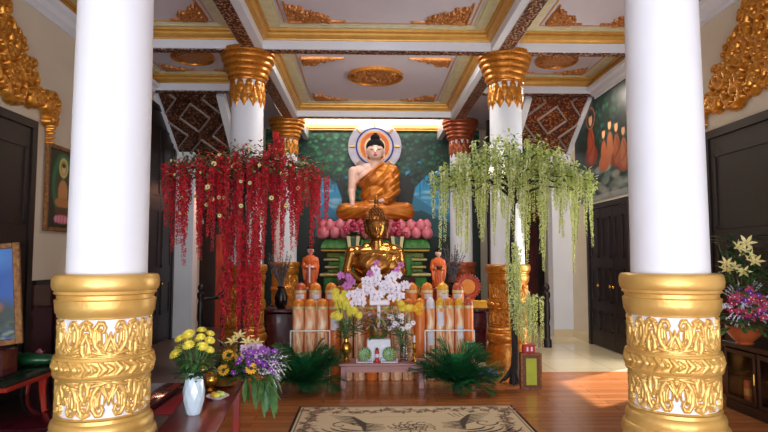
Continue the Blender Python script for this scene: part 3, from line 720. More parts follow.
def warp(t, s, lo, hi, xs=1.0):
    for o in t.children:
        for v in o.data.vertices:
            z = v.co.z/s; v.co.z = s*(z*lo if z < .6 else .6*lo+(z-.6)*hi)
            v.co.x *= xs+(1-xs)*min(1, max(0, (z-.4)/.25))
# big pale statue at the back
s = 2.02
bb = thing('buddha_statue', 'large pale seated statue in a golden orange robe on a pink lotus throne', 'statue', (.04, 12.98, 2.34))
mb = body_blob(s, 'body'); add_head(mb, s); finish(bake_blob(mb, .016, 3), 'body', 'skin', bb)
finish(cut_robe(bake_blob(body_blob(s, 'robe'), .014, 2), s, 1, .0042, 80), 'robe', 'robe', bb)
P = [(-.235*s, -.02*s, .40*s), (-.17*s, -.125*s, .45*s), (-.06*s, -.145*s, .535*s), (.03*s, -.12*s, .61*s), (.085*s, -.03*s, .655*s)]
MB().tube(P, [.016*s]*5, 10).build('robe_hem', 'robe', bb)
head_parts(s, bb, 'skin', 'hair', 'smooth')
warp(bb, s, .97, 1.1, .92)
# halo disc on the mural
ha = thing('halo', 'round white halo disc with striped rings behind the pale statue head', 'halo', (.04, 13.8, 4.17))
def disc(r0, r1, y, d, k, nm): MB().lathe([(r0, 0), (r1, 0), (r1, d), (r0, d)], 64, axis=(0, -1, 0), c=(0, y, 0), ann=r0 > 0).build(nm, k, ha)
disc(.0, .64, 0, .03, 'halow', 'disc')
for r0, r1, k in ((.42, .46, 'bluec'), (.375, .42, 'halow'), (.345, .375, 'oyellow'), (.25, .345, 'saff'), (.2, .25, 'creamt'), (.0, .2, 'leaf')): disc(r0, r1, -.03, .012 if r0 else .01, k, 'ring')
for i in range(8):
    a = PI/4*i+PI/2; MB().tube([(.47*math.cos(a), -.04, .47*math.sin(a)), (.6*math.cos(a), -.04, .6*math.sin(a))], [.022, .034], 8).build('ray', 'gold', ha)
MB().tube([(0, .0, 0), (0, .17, 0)], .05, 12).build('wall_bracket', 'white', ha)
# lotus throne and tiers
lt = thing('lotus_throne', 'pink lotus petal throne on green and gold stepped tiers under the pale statue', 'throne', (.04, 13.0, 0))
hw = 1.16
MB().box(-hw+.1, hw-.1, -.55, .75, 1.92, 2.30, bev=.08).build('throne_core', 'pink', lt)
def egg(sz):
    return MB().lathe([(0.01, -.11), (.07, -.10), (.10, -.05), (.108, .01), (.09, .07), (.05, .115), (0.0, .14)], 16).mesh('petal', 'pink')
eg = egg(1)
for row, (z, n, dy, tilt) in enumerate(((2.04, 11, -.62, .25), (2.21, 10, -.58, .05))):
    for i in range(n):
        x = (i-(n-1)/2)*(2*hw-.1)/(11-1)*.98; o = link('petal', eg, lt, (x, dy, z), (tilt, 0, 0), 1.0)
    for q in (-1, 1):
        for j in range(3): link('petal', eg, lt, (q*(hw-.02-.03*row), -.42+.3*j, z), (0, q*tilt, 0), 1.05)
def tier(z0, z1, w, k, nm='tier', d=0): return MB().box(-w, w, -.62-d, .8, z0, z1, bev=.025).build(nm, k, lt)
# curved green slab
sl = MB(); pr = [(0, 1.70), (.02, 1.72), (.0, 1.80), (-.05, 1.88), (-.10, 1.915)]
v = []
for d, z in pr:
    w = 1.14+d*.9; v += [(-w, -.70-d, z), (w, -.70-d, z), (w, .8, z), (-w, .8, z)]
f = [(k*4+i, k*4+(i+1) % 4, (k+1)*4+(i+1) % 4, (k+1)*4+i) for k in range(4) for i in range(4)]+[(16, 17, 18, 19), (3, 2, 1, 0)]
sl.add(v, f); sl.build('curved_tier', 'gcarv', lt)
for z0, z1, w, k, d in ((1.64, 1.70, 1.16, 'goldm', .08), (1.50, 1.64, 1.04, 'gband', .0), (1.45, 1.50, 1.10, 'creamt', .05), (1.34, 1.45, 1.0, 'gcarv', 0), (1.29, 1.34, 1.08, 'creamt', .04), (1.18, 1.29, 1.02, 'gband', 0), (1.12, 1.18, 1.18, 'creamt', .1), (.8, 1.12, 1.1, 'gcarv', .04), (0, .8, 1.2, 'maroon', .1)):
    tier(z0, z1, w, k, d=d)
MB().box(-.8, .8, -1.2, -.72, 0, 1.12, bev=.02).build('front_step', 'maroon', lt)
# bronze seated statue in front
s = 1.53; bw = 1.08
bz = thing('buddha_statue', 'polished bronze seated statue with curled hair behind the white orchids', 'statue', (.01, 9.5, .81))
def fill_torso(mb, g=0):
    mb.ell((0, .0, .42*s), (.235*s+g, .125*s+g, .2*s), 28, 18); mb.ell((0, .01*s, .56*s), (.27*s+g, .10*s+g, .085*s), 28, 14); mb.caps((0, .0, .60*s), .085*s, (0, -.01*s, .69*s), .066*s)
mb = body_blob(s, 'body', bw, 'lap'); fill_torso(mb); add_head(mb, s, bw*1.1); finish(bake_blob(mb, .013, 3), 'body', 'bronze', bz)
rb_ = body_blob(s, 'robe', bw); fill_torso(rb_, .014)
finish(cut_robe(bake_blob(rb_, .013, 2), s, bw, .0022, 60), 'robe', 'bronze', bz)
head_parts(s, bz, 'bronze', 'dbronze', 'curls', bw*1.12)
warp(bz, s, .92, 1.25, 1.02)
# altar platform
al = thing('altar_platform', 'dark maroon stepped altar carrying the bronze statue behind the candles', 'altar', (0, 9.5, 0))
MB().box(-1.62, 1.62, -.95, .95, 0, .72, bev=.02).build('base', 'maroon', al); MB().box(-1.66, 1.66, -1.0, 1.0, .72, .775, bev=.015).build('altar_top', 'maroon', al)
# monks
def monk(x, label, hand, hz=.66):
    st = thing('wooden_stand', 'small carved wooden stand under the orange-robed figure %s of the bronze statue' % ('left' if x < 0 else 'right'), 'stand', (x, 9.3, .776))
    MB().lathe([(.15, 0), (.16, .03), (.12, .05), (.12, .2), (.16, .225), (.16, .25)], 24).build('stand_body', 'redglow', st)
    t = thing('monk_statue', label, 'statue', (x, 9.3, 1.026))
    b = MB(); k = hz/.66
    b.caps((-.035, 0, .06), .04, (-.045, 0, .3), .06); b.caps((.035, 0, .06), .04, (.045, 0, .3), .06); b.ell((0, 0, .36), (.095, .065, .12), 16, 10)
    b.caps((-.07, 0, .46), .03, (.07, 0, .46), .03); b.caps((0, 0, .48), .03, (0, -.005, .545), .024)
    b.ell((0, -.008, .59), (.052, .055, .064), 18, 12); b.caps((0, -.055, .595), .005, (0, -.063, .578), .007, 8)
    for q in (-1, 1):
        b.ell((q*.047, 0, .588), (.006, .01, .02), 8, 6); b.caps((q*.085, 0, .455), .03, (q*.1, -.02, .34), .026); b.caps((q*.1, -.02, .34), .024, (q*.03, -.105, .335), .017)
        b.ell((q*.012, -.115, .345), (.012, .02, .018), 10, 8); b.ell((q*.04, -.04, .012), (.02, .05, .014), 10, 8)
        for i in range(4): b.caps((q*.008, -.12-.004*i, .345+.008*i), .0042, (q*.006, -.128, .372+.004*i), .003, 6)
        b.caps((q*.014, -.105, .355), .005, (q*.008, -.115, .375), .004, 6)
    finish(bake_blob(b, .0065, 1), 'body', 'skin', t, sc=k)
    for q in (-1, 1):
        o = MB().tube([(q*.01, -.061, .6), (q*.02, -.062, .597), (q*.03, -.056, .6)], .0024, 5).build('eye', 'dark', t); o.scale = (k, k, k)
    o = MB().tube([(-.012, -.062, .562), (0, -.064, .559), (.012, -.062, .562)], .003, 5).build('lips', 'lip', t); o.scale = (k, k, k)
    r = MB(); r.lathe([(.095, .03), (.1, .1), (.09, .25), (.09, .38), (.1, .44), (.075, .495), (.045, .52)], 28)
    for q in (-1, 1): r.caps((q*.085, 0, .455), .036, (q*.105, -.02, .335), .036); r.caps((q*.1, -.02, .34), .034, (q*.05, -.09, .33), .032); r.caps((q*.1, -.04, .3), .03, (q*.09, -.05, .15), .02)
    me = bake_blob(r, .0075, 2)
    for v in me.vertices:
        a = math.atan2(v.co.x, -v.co.y); v.co.x *= 1+.03*math.sin(a*14+v.co.z*12); v.co.y *= .8*(1+.03*math.sin(a*14+v.co.z*12))
    finish(me, 'robe', 'saff', t, sc=k)
    MB().ell((0, .0, .630), (.0565, .0625, .042), 20, 12).ell((0, .02, .60), (.057, .05, .05), 20, 12).ell((0, .01, .68), (.02, .02, .018), 10, 8).build('hair', 'hair', t).scale = (k, k, k)
    if hand == 'staff': MB().box(-.011, .011, -.142, -.13, .10, .345).build('tablet', 'white', t)
    else: MB().lathe([(.001, .3), (.04, .31), (.055, .35), (.045, .37)], 20, c=(0, -.13, 0)).build('alms_bowl', 'dbronze', t)
monk(-1.04, 'small standing figure in saffron robe left of bronze statue, holding a white tablet', 'staff', .68)
monk(1.0, 'small standing figure in saffron robe right of bronze statue, holding a bowl', 'bowl', .63)
# striped vases with pink roses on the altar
def rose_vase(x, side):
    t = thing('striped_vase', 'green vase with cream stripes holding pink buds, %s of the bronze statue head' % side, 'vase', (x, 12.02, 1.12))
    MB().box(-.3, .3, -.12, .1, 0, .42, bev=.03).build('pedestal_block', 'gcarv', t)
    MB().lathe([(.1, .42), (.13, .45), (.14, .6), (.17, .8), (.16, .82), (.1, .82)], 6).build('vase_body', 'dgreen', t)
    for i in (-1, 1):
        x1 = i*.1; MB().add([(x1-.035, -.165, .83), (x1+.035, -.165, .83), (x1*.75+.03, -.16, .6), (x1*.75-.03, -.16, .6), (x1*.2+.03, -.14, .44), (x1*.2-.03, -.14, .44), (x1-.035, -.14, .83), (x1+.035, -.14, .83), (x1*.75+.03, -.13, .6), (x1*.75-.03, -.13, .6), (x1*.2+.03, -.11, .44), (x1*.2-.03, -.11, .44)],
            [(0, 1, 2, 3), (3, 2, 4, 5), (6, 7, 8, 9), (9, 8, 10, 11), (0, 3, 9, 6), (3, 5, 11, 9), (1, 2, 8, 7), (2, 4, 10, 8), (0, 1, 7, 6), (5, 4, 10, 11)]).build('cream_stripe', 'creamt', t, False)
    R = random.Random(int(x*100)); l = MB()
    for i in range(30):
        a = R.uniform(0, 6.28); l.petal((0, 0, .85), (math.cos(a), math.sin(a), R.uniform(.2, 1.2)), (0, 0, 1), R.uniform(.1, .2), .07, .3)
    l.build('foliage', 'leaf', t)
    rb = MB().ell((0, 0, 0), (.06, .06, .07), 12, 8).bloom((0, 0, .0), (0, 0, 1), 6, .09, .09, 1.0, -.1).mesh('rose', ['magenta'])
    for i in range(14):
        a = R.uniform(0, 6.28); q = R.uniform(.02, .26); link('rose', rb, t, (q*math.cos(a), q*math.sin(a)*.8-.04, .98+R.uniform(-.12, .16)), (R.uniform(-.5, .5), R.uniform(-.5, .5), 0), .8)
rose_vase(-.42, 'left'); rose_vase(.48, 'right')

# ---------- candles ----------
def candle(kind):
    """wrapped candle 1 m tall; kind sets the tip and wrapper look"""
    wr, tp = kind; t = thing('prayer_candle', '', 'candle')
    MB().lathe([(.066, 0), (.070, .01), (.070, .905), (.067, .912)], 24).build('wrapper', wr, t)
    MB().lathe([(.066, .905), (.069, .915), (.067, .945), (.056, .975), (.036, .995), (.012, 1.006), (0, 1.008)], 24).build('domed_tip', tp, t)
    MB().lathe([(.071, .875), (.073, .885), (.073, .90), (.071, .91)], 24).build('collar', 'creamt' if tp != 'wlabel' else 'wlabel', t)
    return t
kinds = {k: candle(k) for k in (('wrap', 'tip'), ('wrap', 'tipy'), ('candle', 'tipr'), ('candle', 'tip'), ('wrap', 'wlabel'))}
used = {k: False for k in kinds}
desc = {('wrap', 'tip'): 'tall candle with streaked cream wrapper and amber tip', ('wrap', 'tipy'): 'tall candle with streaked cream wrapper and yellow tip', ('candle', 'tipr'): 'tall plain orange candle with red-brown tip', ('candle', 'tip'): 'tall plain orange candle with amber tip', ('wrap', 'wlabel'): 'tall candle with streaked wrapper and white tip'}
plinth = thing('candle_plinth', 'low maroon step under the rear row of tall candles', 'step', (0, 7.83, 0)); MB().box(-1.3, 1.3, -.14, .2, 0, .15, bev=.01).build('step_block', 'maroon', plinth)
lab = MB()
for i in range(7):
    a0 = -PI/2-.75+i*.25
    for z in (.0, .17): lab.v.append((.0735*math.cos(a0), .0735*math.sin(a0), z))
lab.f = [(2*i, 2*i+2, 2*i+3, 2*i+1) for i in range(6)]; lab.m = [0]*6; lab_me = lab.mesh('white_label', 'wlabel')
def put(k, loc, row, where, sc=1, paper=None):
    lb = '%s, %s' % (desc[k], where)
    if not used[k]: o = kinds[k]; o.location = loc; used[k] = True; o['label'] = lb
    else: o = dup(kinds[k], loc, random.uniform(-.3, .3), lb)
    if sc != 1: o.scale = (1.12, 1.12, sc)
    elif loc[0] > .6: o.scale = (.8, .8, 1.01)
    o['group'] = row; PAP.append((o, paper))
PAP = []
random.seed(3)
A, B_, Cc, Dd, E_ = ('wrap', 'tip'), ('wrap', 'tipy'), ('candle', 'tipr'), ('candle', 'tip'), ('wrap', 'wlabel')
ordn = ['first', 'second', 'third', 'fourth', 'fifth', 'sixth', 'seventh', 'eighth', 'ninth', 'tenth', 'eleventh', 'twelfth', 'thirteenth', 'fourteenth', 'fifteenth', 'sixteenth']
fr = [-1.005, -.855, -.70, -.545, -.39, -.235, -.08, .075, .23, .38, .53, .665, .787, .909, 1.031, 1.153]
fk = [A, A, A, Dd, A, A, Dd, A, A, A, Dd, E_, B_, A, B_, Cc]
for i, (x, k) in enumerate(zip(fr, fk)): put(k, (x, 7.4, 0), 'front row of tall altar candles', 'front row, %s from the left' % ordn[i], 1, {3: .62, 11: .42, 12: .66, 14: .5, 15: .3}.get(i))
rr = [-1.03, -.83, -.62, -.41, -.2, .02, .24, .46, .67, .88, 1.09]
rk = [Cc, A, Dd, Dd, Dd, Dd, Dd, Dd, Dd, B_, Cc]; rk[1] = A
for i, (x, k) in enumerate(zip(rr, rk)): put(k, (x, 7.85, .15), 'rear row of tall altar candles', 'rear row, %s from the left' % ordn[i], 1.03, .88 if i in (0, 1, 2, 8, 9, 10) else None)
for o, z in PAP:
    if z: c = link('white_label', lab_me, o, (0, 0, z if z < .8 else .80), (0, 0, 0), (1, 1, 1 if z < .8 else .35)); c['label'] = 'white paper label'
def rack(x0, x1, where):
    t = thing('wire_rack', 'white wire frame rail standing in front of the candles on the %s' % where, 'rack', ((x0+x1)/2, 7.26, 0)); w = (x1-x0)/2
    MB().tube([(-w, 0, 0), (-w, 0, .62)], .009).build('leg', 'wmetal', t); MB().tube([(w, 0, 0), (w, 0, .62)], .009).build('leg', 'wmetal', t)
    MB().tube([(-w, 0, .62), (w, 0, .62)], .009).build('top_rail', 'wmetal', t); MB().tube([(-w, 0, .3), (w, 0, .3)], .007).build('lower_rail', 'wmetal', t)
rack(-1.08, -.6, 'left'); rack(.58, 1.19, 'right')
# side altar objects
rg = thing('carved_ring_ornament', 'round golden ornament with beaded wooden ring on the right side of the altar', 'ornament', (1.38, 8.75, .776))
MB().lathe([(.0, -.03), (.09, -.05), (.11, -.02), (.11, .02)], 28, (0, 0, .31), axis=(0, -1, 0)).build('boss', 'tip', rg)
m = MB(); m.lathe([(.12, -.02), (.15, -.035), (.17, -.02), (.17, .02), (.12, .02)], 32, (0, 0, .31), axis=(0, -1, 0), ann=True)
for i in range(26): a = 2*PI*i/26; m.ell((.18*math.cos(a), 0, .31+.18*math.sin(a)), .018, 8, 6)
m.build('beaded_ring', 'redglow', rg); MB().box(-.1, .1, -.05, .05, 0, .13, bev=.01).build('foot', 'redglow', rg)
ch = thing('carved_wooden_scroll', 'low openwork wooden carving beside the round golden ornament', 'ornament', (1.18, 8.72, .776))
m = MB()
for i in range(9):
    P, _ = spiral(0, 0, .045, 1, 1 if i % 2 else -1, i, .01, 10); m.tube([(-.16+.04*i+p[0], 0, .06+.03*(i % 3)+p[1]+.02) for p in P], .008, 6)
m.tube([(-.2, 0, .01), (.2, 0, .01)], .012, 6).build('scrolls', 'redglow', ch)
yb = thing('yellow_box', 'small yellow box on the right end of the altar', 'box', (1.5, 8.62, .776)); MB().box(-.13, .13, -.05, .05, 0, .11, bev=.008).build('carton', 'oyellow', yb); MB().box(-.13, .13, -.052, .052, .09, .1).build('lid_line', 'goldm', yb)
def twigs(x, y, z, h, label, seed):
    t = thing('dried_branch_vase', label, 'vase', (x, y, z)); MB().lathe([(.06, 0), (.09, .06), (.1, .16), (.06, .26), (.05, .3), (.065, .32)], 20).build('vase_body', 'black', t)
    R = random.Random(seed); m = MB(); l = MB()
    for i in range(26):
        a = R.uniform(0, 6.28); q = R.uniform(.05, .28); P = [(0, 0, .28), (q*.3*math.cos(a), q*.3*math.sin(a), h*.5), (q*math.cos(a), q*.7*math.sin(a), h*R.uniform(.75, 1))]; m.tube(P, [.006, .005, .002], 5)
        for j in range(26):
            u = R.random(); c = Vector(P[1]).lerp(Vector(P[2]), u); l.petal(c, (R.uniform(-1, 1), R.uniform(-1, 1), R.uniform(-1, 1)), (0, 0, 1), .035, .014)
    m.build('twigs', 'grey', t); l.build('dried_leaves', 'grey', t)
twigs(-1.42, 8.75, .776, .85, 'dark vase of grey dried branches on the left end of the altar', 4); twigs(1.32, 9.9, .776, 1.0, 'dark vase of grey dried branches on the right side behind the altar ring', 6)
# stair railings
def rail(s, label):
    t = thing('stair_railing', label, 'railing', (s*2.93, 9.9, 0))
    pf = [(.07, 0), (.07, .12), (.045, .15), (.05, .35), (.035, .4), (.055, .5), (.05, .75), (.035, .8), (.06, .86), (.06, .92), (.03, .95), (.055, 1.0), (.045, 1.05), (0, 1.09)]
    MB().lathe(pf, 20).build('newel_post', 'darkwood', t)
    MB().tube([(0, .02, .82), (-s*.25, .1, .84), (-s*.45, .5, 1.15), (-s*.5, 1.5, 1.85)], .03, 10).build('handrail', 'darkwood', t)
    for i in range(4):
        u = i/3; x, y, z = -s*(.3+.18*u), .25+.9*u, .93+.62*u
        MB().lathe([(.02, 0), (.03, .1*z), (.018, .3*z), (.032, .5*z), (.018, .75*z), (.02, z)], 12, (x, y, 0)).build('baluster', 'darkwood', t)
rail(-1, 'dark turned wooden stair railing in the left aisle, beyond the red tree'); rail(1, 'dark turned wooden stair railing in the right aisle, beyond the green tree')
# spot lamp on the right column
lp = thing('wall_lamp', 'small lit globe lamp on the column behind the green blossom tree', 'lamp', (1.61, 7.93, 2.68))
MB().tube([(0.02, .06, -.04), (-.03, -.06, 0)], .012).build('bracket', 'brass', lp); MB().ell((-.04, -.1, .02), .055, 16, 12).build('globe', 'bulb', lp)
pl = bpy.data.lights.new('globe_light', 'POINT'); pl.energy = 6; pl.color = (1, .93, .8); pl.shadow_soft_size = .06
q = bpy.data.objects.new('globe_light', pl); C.objects.link(q); q.parent = lp; q.location = (-.04, -.22, .02)
# ---------- small table with offerings ----------
tb = thing('low_table', 'low mauve-brown wooden table of offerings in front of the candles', 'table', (.04, 7.0, 0))
MB().box(-.52, .52, -.17, .17, .265, .30, bev=.008).build('tabletop', 'mauve', tb)
MB().box(-.43, .43, -.14, -.115, .19, .265).box(-.43, .43, .115, .14, .19, .265).box(-.45, -.43, -.115, .115, .19, .265).box(.43, .45, -.115, .115, .19, .265).build('apron', 'mauve', tb, False)
for x in (-.455, .455):
    for y in (-.125, .125): MB().box(x-.03, x+.03, y-.025, y+.025, 0, .265, bev=.004).build('leg', 'mauve', tb)
TZ = .30
def pxy(x, y): return (x, y, TZ)
def mum_mesh(r, k='yellow'):
    m = MB()
    for q, (n, e, l) in enumerate(((16, .15, 1), (14, .5, .88), (12, 1.0, .7), (8, 2.2, .5))): 
        for i in range(n):
            a = 2*PI*(i+.5*q)/n; m.petal((0, 0, 0), (math.cos(a), math.sin(a), e), (0, 0, 1), r*l, r*.3, .12)
    m.ell((0, 0, r*.15), (r*.45, r*.45, r*.25), 10, 6); return m.mesh('flower', k)
def orchid_mesh(r, k, k2='yellow'):
    m = MB()
    for i, a in enumerate((.3, 1.57, 2.84, 3.9, 5.52)): m.petal((0, 0, 0), (math.cos(a), math.sin(a), .15), (0, 0, 1), r, r*(.95 if i in (0, 2) else .6), .15)
    m.ell((0, -.12*r, .1*r), (r*.16, r*.2, r*.16), 8, 6, 1); return m.mesh('flower', [k, k2])
def daisy_mesh(r, k='oyellow', k2='dark'):
    m = MB().bloom((0, 0, 0), (0, 0, 1), 14, r, r*.42, .2, .1); m.ell((0, 0, r*.06), (r*.28, r*.28, r*.12), 10, 6, 1); return m.mesh('flower', [k, k2])
def lily_mesh(r):
    m = MB().bloom((0, 0, 0), (0, 0, 1), 6, r, r*.36, 1.1, .45)
    for i in range(5): a = 2*PI*i/5; m.tube([(0, 0, 0), (.15*r*math.cos(a), .15*r*math.sin(a), r*.8)], .012*r, 4, 1)
    return m.mesh('flower', ['lily', 'oyellow'])
def aim(n):
    return Vector((0, 0, 1)).rotation_difference(Vector(n).normalized()).to_euler()
FM = dict(mum=mum_mesh(.055), mumo=mum_mesh(.05, 'oyellow'), mumbig=mum_mesh(.062), worc=orchid_mesh(.058, 'wpetal', 'lilac'), porc=orchid_mesh(.05, 'ppetal', 'purple'), purp=orchid_mesh(.03, 'purple', 'wpetal'),
          daisy=daisy_mesh(.042), wsm=daisy_mesh(.03, 'wpetal', 'oyellow'), lily=lily_mesh(.11), cr=daisy_mesh(.028, 'lily', 'oleaf'), lil=orchid_mesh(.04, 'lilac', 'purple'), wpu=orchid_mesh(.034, 'magenta', 'wpetal'))
def flower(kind, t, p, n, sc=1): return link('flower', FM[kind], t, p, aim(n), sc)
def stems(t, base, pts, k='leaf', r=.003):
    m = MB()
    for p in pts:
        b = Vector(base); q = Vector(p); m.tube([b, b.lerp(q, .5)+Vector((0, 0, .02)), q], r, 5)
    m.build('stems', k, t)
def leaves(t, c, rad, n, k, seed, ln=.08, wd=.03, zr=1, up=.4, base=None, nm='foliage'):
    R = random.Random(seed); m = MB()
    for i in range(n):
        a = R.uniform(0, 6.28); q = math.sqrt(R.random()); z = R.uniform(-1, 1)
        p = (c[0]+rad[0]*q*math.cos(a), c[1]+rad[1]*q*math.sin(a), c[2]+rad[2]*z*zr)
        m.petal(p, (math.cos(a)+R.uniform(-.5, .5), math.sin(a)+R.uniform(-.5, .5), R.uniform(-.3, 1)*up*2), (0, 0, 1), ln*R.uniform(.6, 1.3), wd, .25)
    return m.build(nm, k, t)
def vase(prof, k, t, n=32, nm='vase_body'): return MB().lathe(prof, n).build(nm, k, t)
R = random.Random(11)
# left: brass vase with yellow chrysanthemums
v1 = thing('flower_vase', 'brass vase of yellow chrysanthemums on the left end of the low mauve table', 'vase', (-.385, 6.98, TZ))
vase([(.05, 0), (.055, .01), (.03, .03), (.028, .06), (.055, .10), (.068, .15), (.055, .20), (.026, .23), (.024, .26), (.045, .285), (.04, .285), (.02, .26)], 'brass', v1)
pts = [(R.uniform(-.15, .16), R.uniform(-.1, .06), R.uniform(.52, .82)) for _ in range(25)]
stems(v1, (0, 0, .26), pts); leaves(v1, (0, 0, .38), (.09, .08, .1), 130, 'leaf', 2)
for p in pts: flower('mum', v1, p, (p[0]*3, -1.2, .7), R.uniform(.85, 1.15))
# centre: low basket of greenery with white orchids over it
ob = thing('orchid_pot', 'white pot with large white and a few pink orchids in the centre of the table', 'plant', (.0, 7.0, TZ))
MB().box(-.14, .14, -.06, .08, 0, .265, bev=.01).build('white_stand', 'white', ob)
MB().lathe([(.06, .265), (.10, .29), (.12, .36), (.115, .39), (.08, .39)], 24).build('basket', 'gframe', ob)
leaves(ob, (0, -.02, .46), (.22, .1, .09), 150, 'oleaf', 3, .1, .03); leaves(ob, (0, -.02, .47), (.24, .1, .1), 70, 'lilac', 5, .07, .03, nm='dried_sprigs'); leaves(ob, (0, -.03, .5), (.16, .08, .1), 60, 'lleaf', 6, .12, .018, nm='pale_sprigs'); leaves(ob, (0, -.02, .33), (.26, .1, .04), 26, 'leaf', 7, .16, .05, nm='broad_leaves')
MB().box(-.11, .13, -.05, .06, .655, .715, bev=.01).build('orchid_planter', 'wpetal', ob); MB().tube([(0, .02, .38), (0, .02, .66)], .02).build('planter_post', 'wpetal', ob)
sp = []
for (x0, z0, x1, z1, n, kd) in ((-.1, .9, -.36, .80, 9, 'worc'), (-.05, .95, -.02, 1.1, 10, 'worc'), (.05, .95, .22, 1.06, 11, 'worc'), (-.12, .86, -.14, 1.0, 8, 'worc'), (.1, .85, .32, .95, 10, 'worc'), (0, .78, .12, .98, 9, 'worc'), (-.2, .78, -.30, .72, 6, 'worc'), (-.1, .80, .02, .84, 6, 'worc'), (.12, .8, .30, .82, 7, 'worc'), (-.32, 1.0, -.46, 1.06, 6, 'porc'), (-.34, .97, -.42, .88, 4, 'porc'), (-.12, 1.06, -.02, 1.2, 7, 'porc'), (.2, 1.1, .26, 1.16, 3, 'porc')):
    for i in range(n):
        u = (i+.5)/n; p = (x0+(x1-x0)*u+R.uniform(-.03, .03), -.08+R.uniform(-.07, .07), z0+(z1-z0)*u+R.uniform(-.03, .03)-.04)
        flower(kd, ob, p, (R.uniform(-.5, .5), -1, R.uniform(-.2, .5)), R.uniform(.8, 1.1))
    sp.append((x1, -.05, z1-.04))
stems(ob, (0, 0, .7), sp)
# right: glass vase of yellow and white mixed flowers
v2 = thing('flower_vase', 'tall glass vase of amber and white flowers on the right of the low table', 'vase', (.30, 7.02, TZ))
vase([(.05, 0), (.05, .01), (.042, .02), (.045, .28), (.055, .32), (.052, .32), (.04, .28), (.038, .03), (0, .025)], 'glass', v2)
pts = [(R.uniform(-.2, .12), R.uniform(-.1, .04), R.uniform(.50, .68)) for _ in range(18)]
stems(v2, (0, 0, .03), pts); leaves(v2, (0, 0, .3), (.09, .07, .2), 170, 'leaf', 8, .07, .02)
for i, p in enumerate(pts): flower('wsm', v2, (p[0], p[1]-.05, p[2]-.14), (p[0]*2, -1, .4), 1.1)
for i in range(15): p = (-.12+.3*i/14+R.uniform(-.03, .03), R.uniform(-.1, .0), .70+R.uniform(-.07, .07)-.06*(i/14)); flower('mumo' if i % 3 else 'mum', v2, p, (0, -1, .8), R.uniform(.8, 1.1))
# melons in white dishes
ml = None
for x, nm in ((-.185, 'left'), (.10, 'right')):
    t = thing('green_melon', 'striped round green melon just %s of the tiny red figurine' % nm, 'fruit', (x+.02, 6.905, TZ+.012), 0, 'striped green melons')
    MB().ell((0, 0, .082), (.078, .055, .082), 28, 16).build('melon_body', 'melon', t)
    m = MB()
    for i in range(14):
        a = PI*2*i/14; m.tube([(math.cos(a)*.02, -.052, .082+math.sin(a)*.02), (math.cos(a)*.05, -.044, .082+math.sin(a)*.054), (math.cos(a)*.074, -.02, .082+math.sin(a)*.078)], [.002, .004, .003], 5)
    m.build('pale_stripes', 'lleaf', t)
    d = thing('white_dish', 'square white dish under the %s striped melon' % nm, 'dish', (x+.02, 6.905, TZ)); MB().box(-.085, .085, -.058, .058, 0, .012, bev=.004).build('dish_base', 'white', d)
    MB().box(-.095, -.087, -.058, .058, 0, .05).build('rim_left_side', 'white', d, False).name = 'dish_side'; MB().box(.087, .095, -.058, .058, 0, .05).build('dish_side', 'white', d, False)
fg = thing('red_figurine', 'tiny red, white and gold figurine standing between the two green melons', 'figurine', (-.022, 6.885, TZ))
MB().lathe([(.028, 0), (.03, .01), (.022, .04), (.02, .06)], 16).build('red_base', 'boxr', fg); MB().lathe([(.02, .06), (.026, .08), (.022, .10)], 16).build('white_middle', 'white', fg)
MB().lathe([(.022, .10), (.026, .12), (.02, .14)], 16).build('red_top', 'boxr', fg); MB().lathe([(.018, .14), (.022, .155), (.0, .175)], 16).build('gold_cap', 'brass', fg)
cs = thing('candlestick', 'slim brass candlestick on the right end of the low mauve table', 'candlestick', (.42, 6.93, TZ))
vase([(.04, 0), (.042, .01), (.015, .03), (.014, .06), (.03, .075), (.014, .095), (.018, .14), (.03, .155), (.012, .165), (.012, .2), (.026, .215), (.02, .225)], 'brass', cs, nm='stick'); MB().lathe([(.011, .222), (.011, .30), (0, .305)], 12).build('white_candle', 'wpetal', cs)
# ---------- cycad plants ----------
def frond_mesh(L, seed, drop):
    R = random.Random(seed); m = MB(); n = 36; pts = []
    for i in range(n+1):
        u = i/n; pts.append(Vector((L*u*math.cos(.15+.5*u), .05*L*u*u*(1 if seed != 2 else -1), L*(.55*u-drop*u*u))))
    m.tube(pts[::3], [.006*(1-.7*i/10) for i in range(len(pts[::3]))], 5)
    for i in range(2, n+1):
        u = i/n; l = L*.46*math.sin(PI*min(1, u*.82+.16))+.01
        for q in (-1, 1):
            m.petal(pts[i], (.75+.4*u+R.uniform(-.12, .12), q, .3+R.uniform(-.25, .25)), (0, 0, 1), l*R.uniform(.85, 1.05), .0105, .18)
    return m.mesh('frond', 'palm')
FR = [frond_mesh(.5, 1, .3), frond_mesh(.44, 2, .55), frond_mesh(.52, 3, .15)]
def cycad(x, y, label, seed, n=66, left=1):
    t = thing('cycad_plant', label, 'plant', (x, y, 0)); R = random.Random(seed)
    vase([(.05, 0), (.06, .02), (.06, .06), (.05, .075), (.02, .07)], 'bark', t, 16, 'stem_base')
    for i in range(n):
        a = 2*PI*i/n*1.0+R.uniform(-.1, .1); u = R.random()
        el = R.uniform(-.3, .6) if i % 3 else R.uniform(.5, 1.25)
        a2 = a
        sc = R.uniform(1.0, 1.3)*(1 if abs(math.sin(a)) < .6 else .68)
        o = link('frond', FR[i % 3], t, (0, 0, .075), (0, -el*.8, a2), sc)
cycad(-.86, 6.78, 'spiky dark green cycad plant on the floor left of the low mauve table', 5)
cycad(.90, 6.75, 'spiky dark green cycad plant on the floor right of the low mauve table', 6)
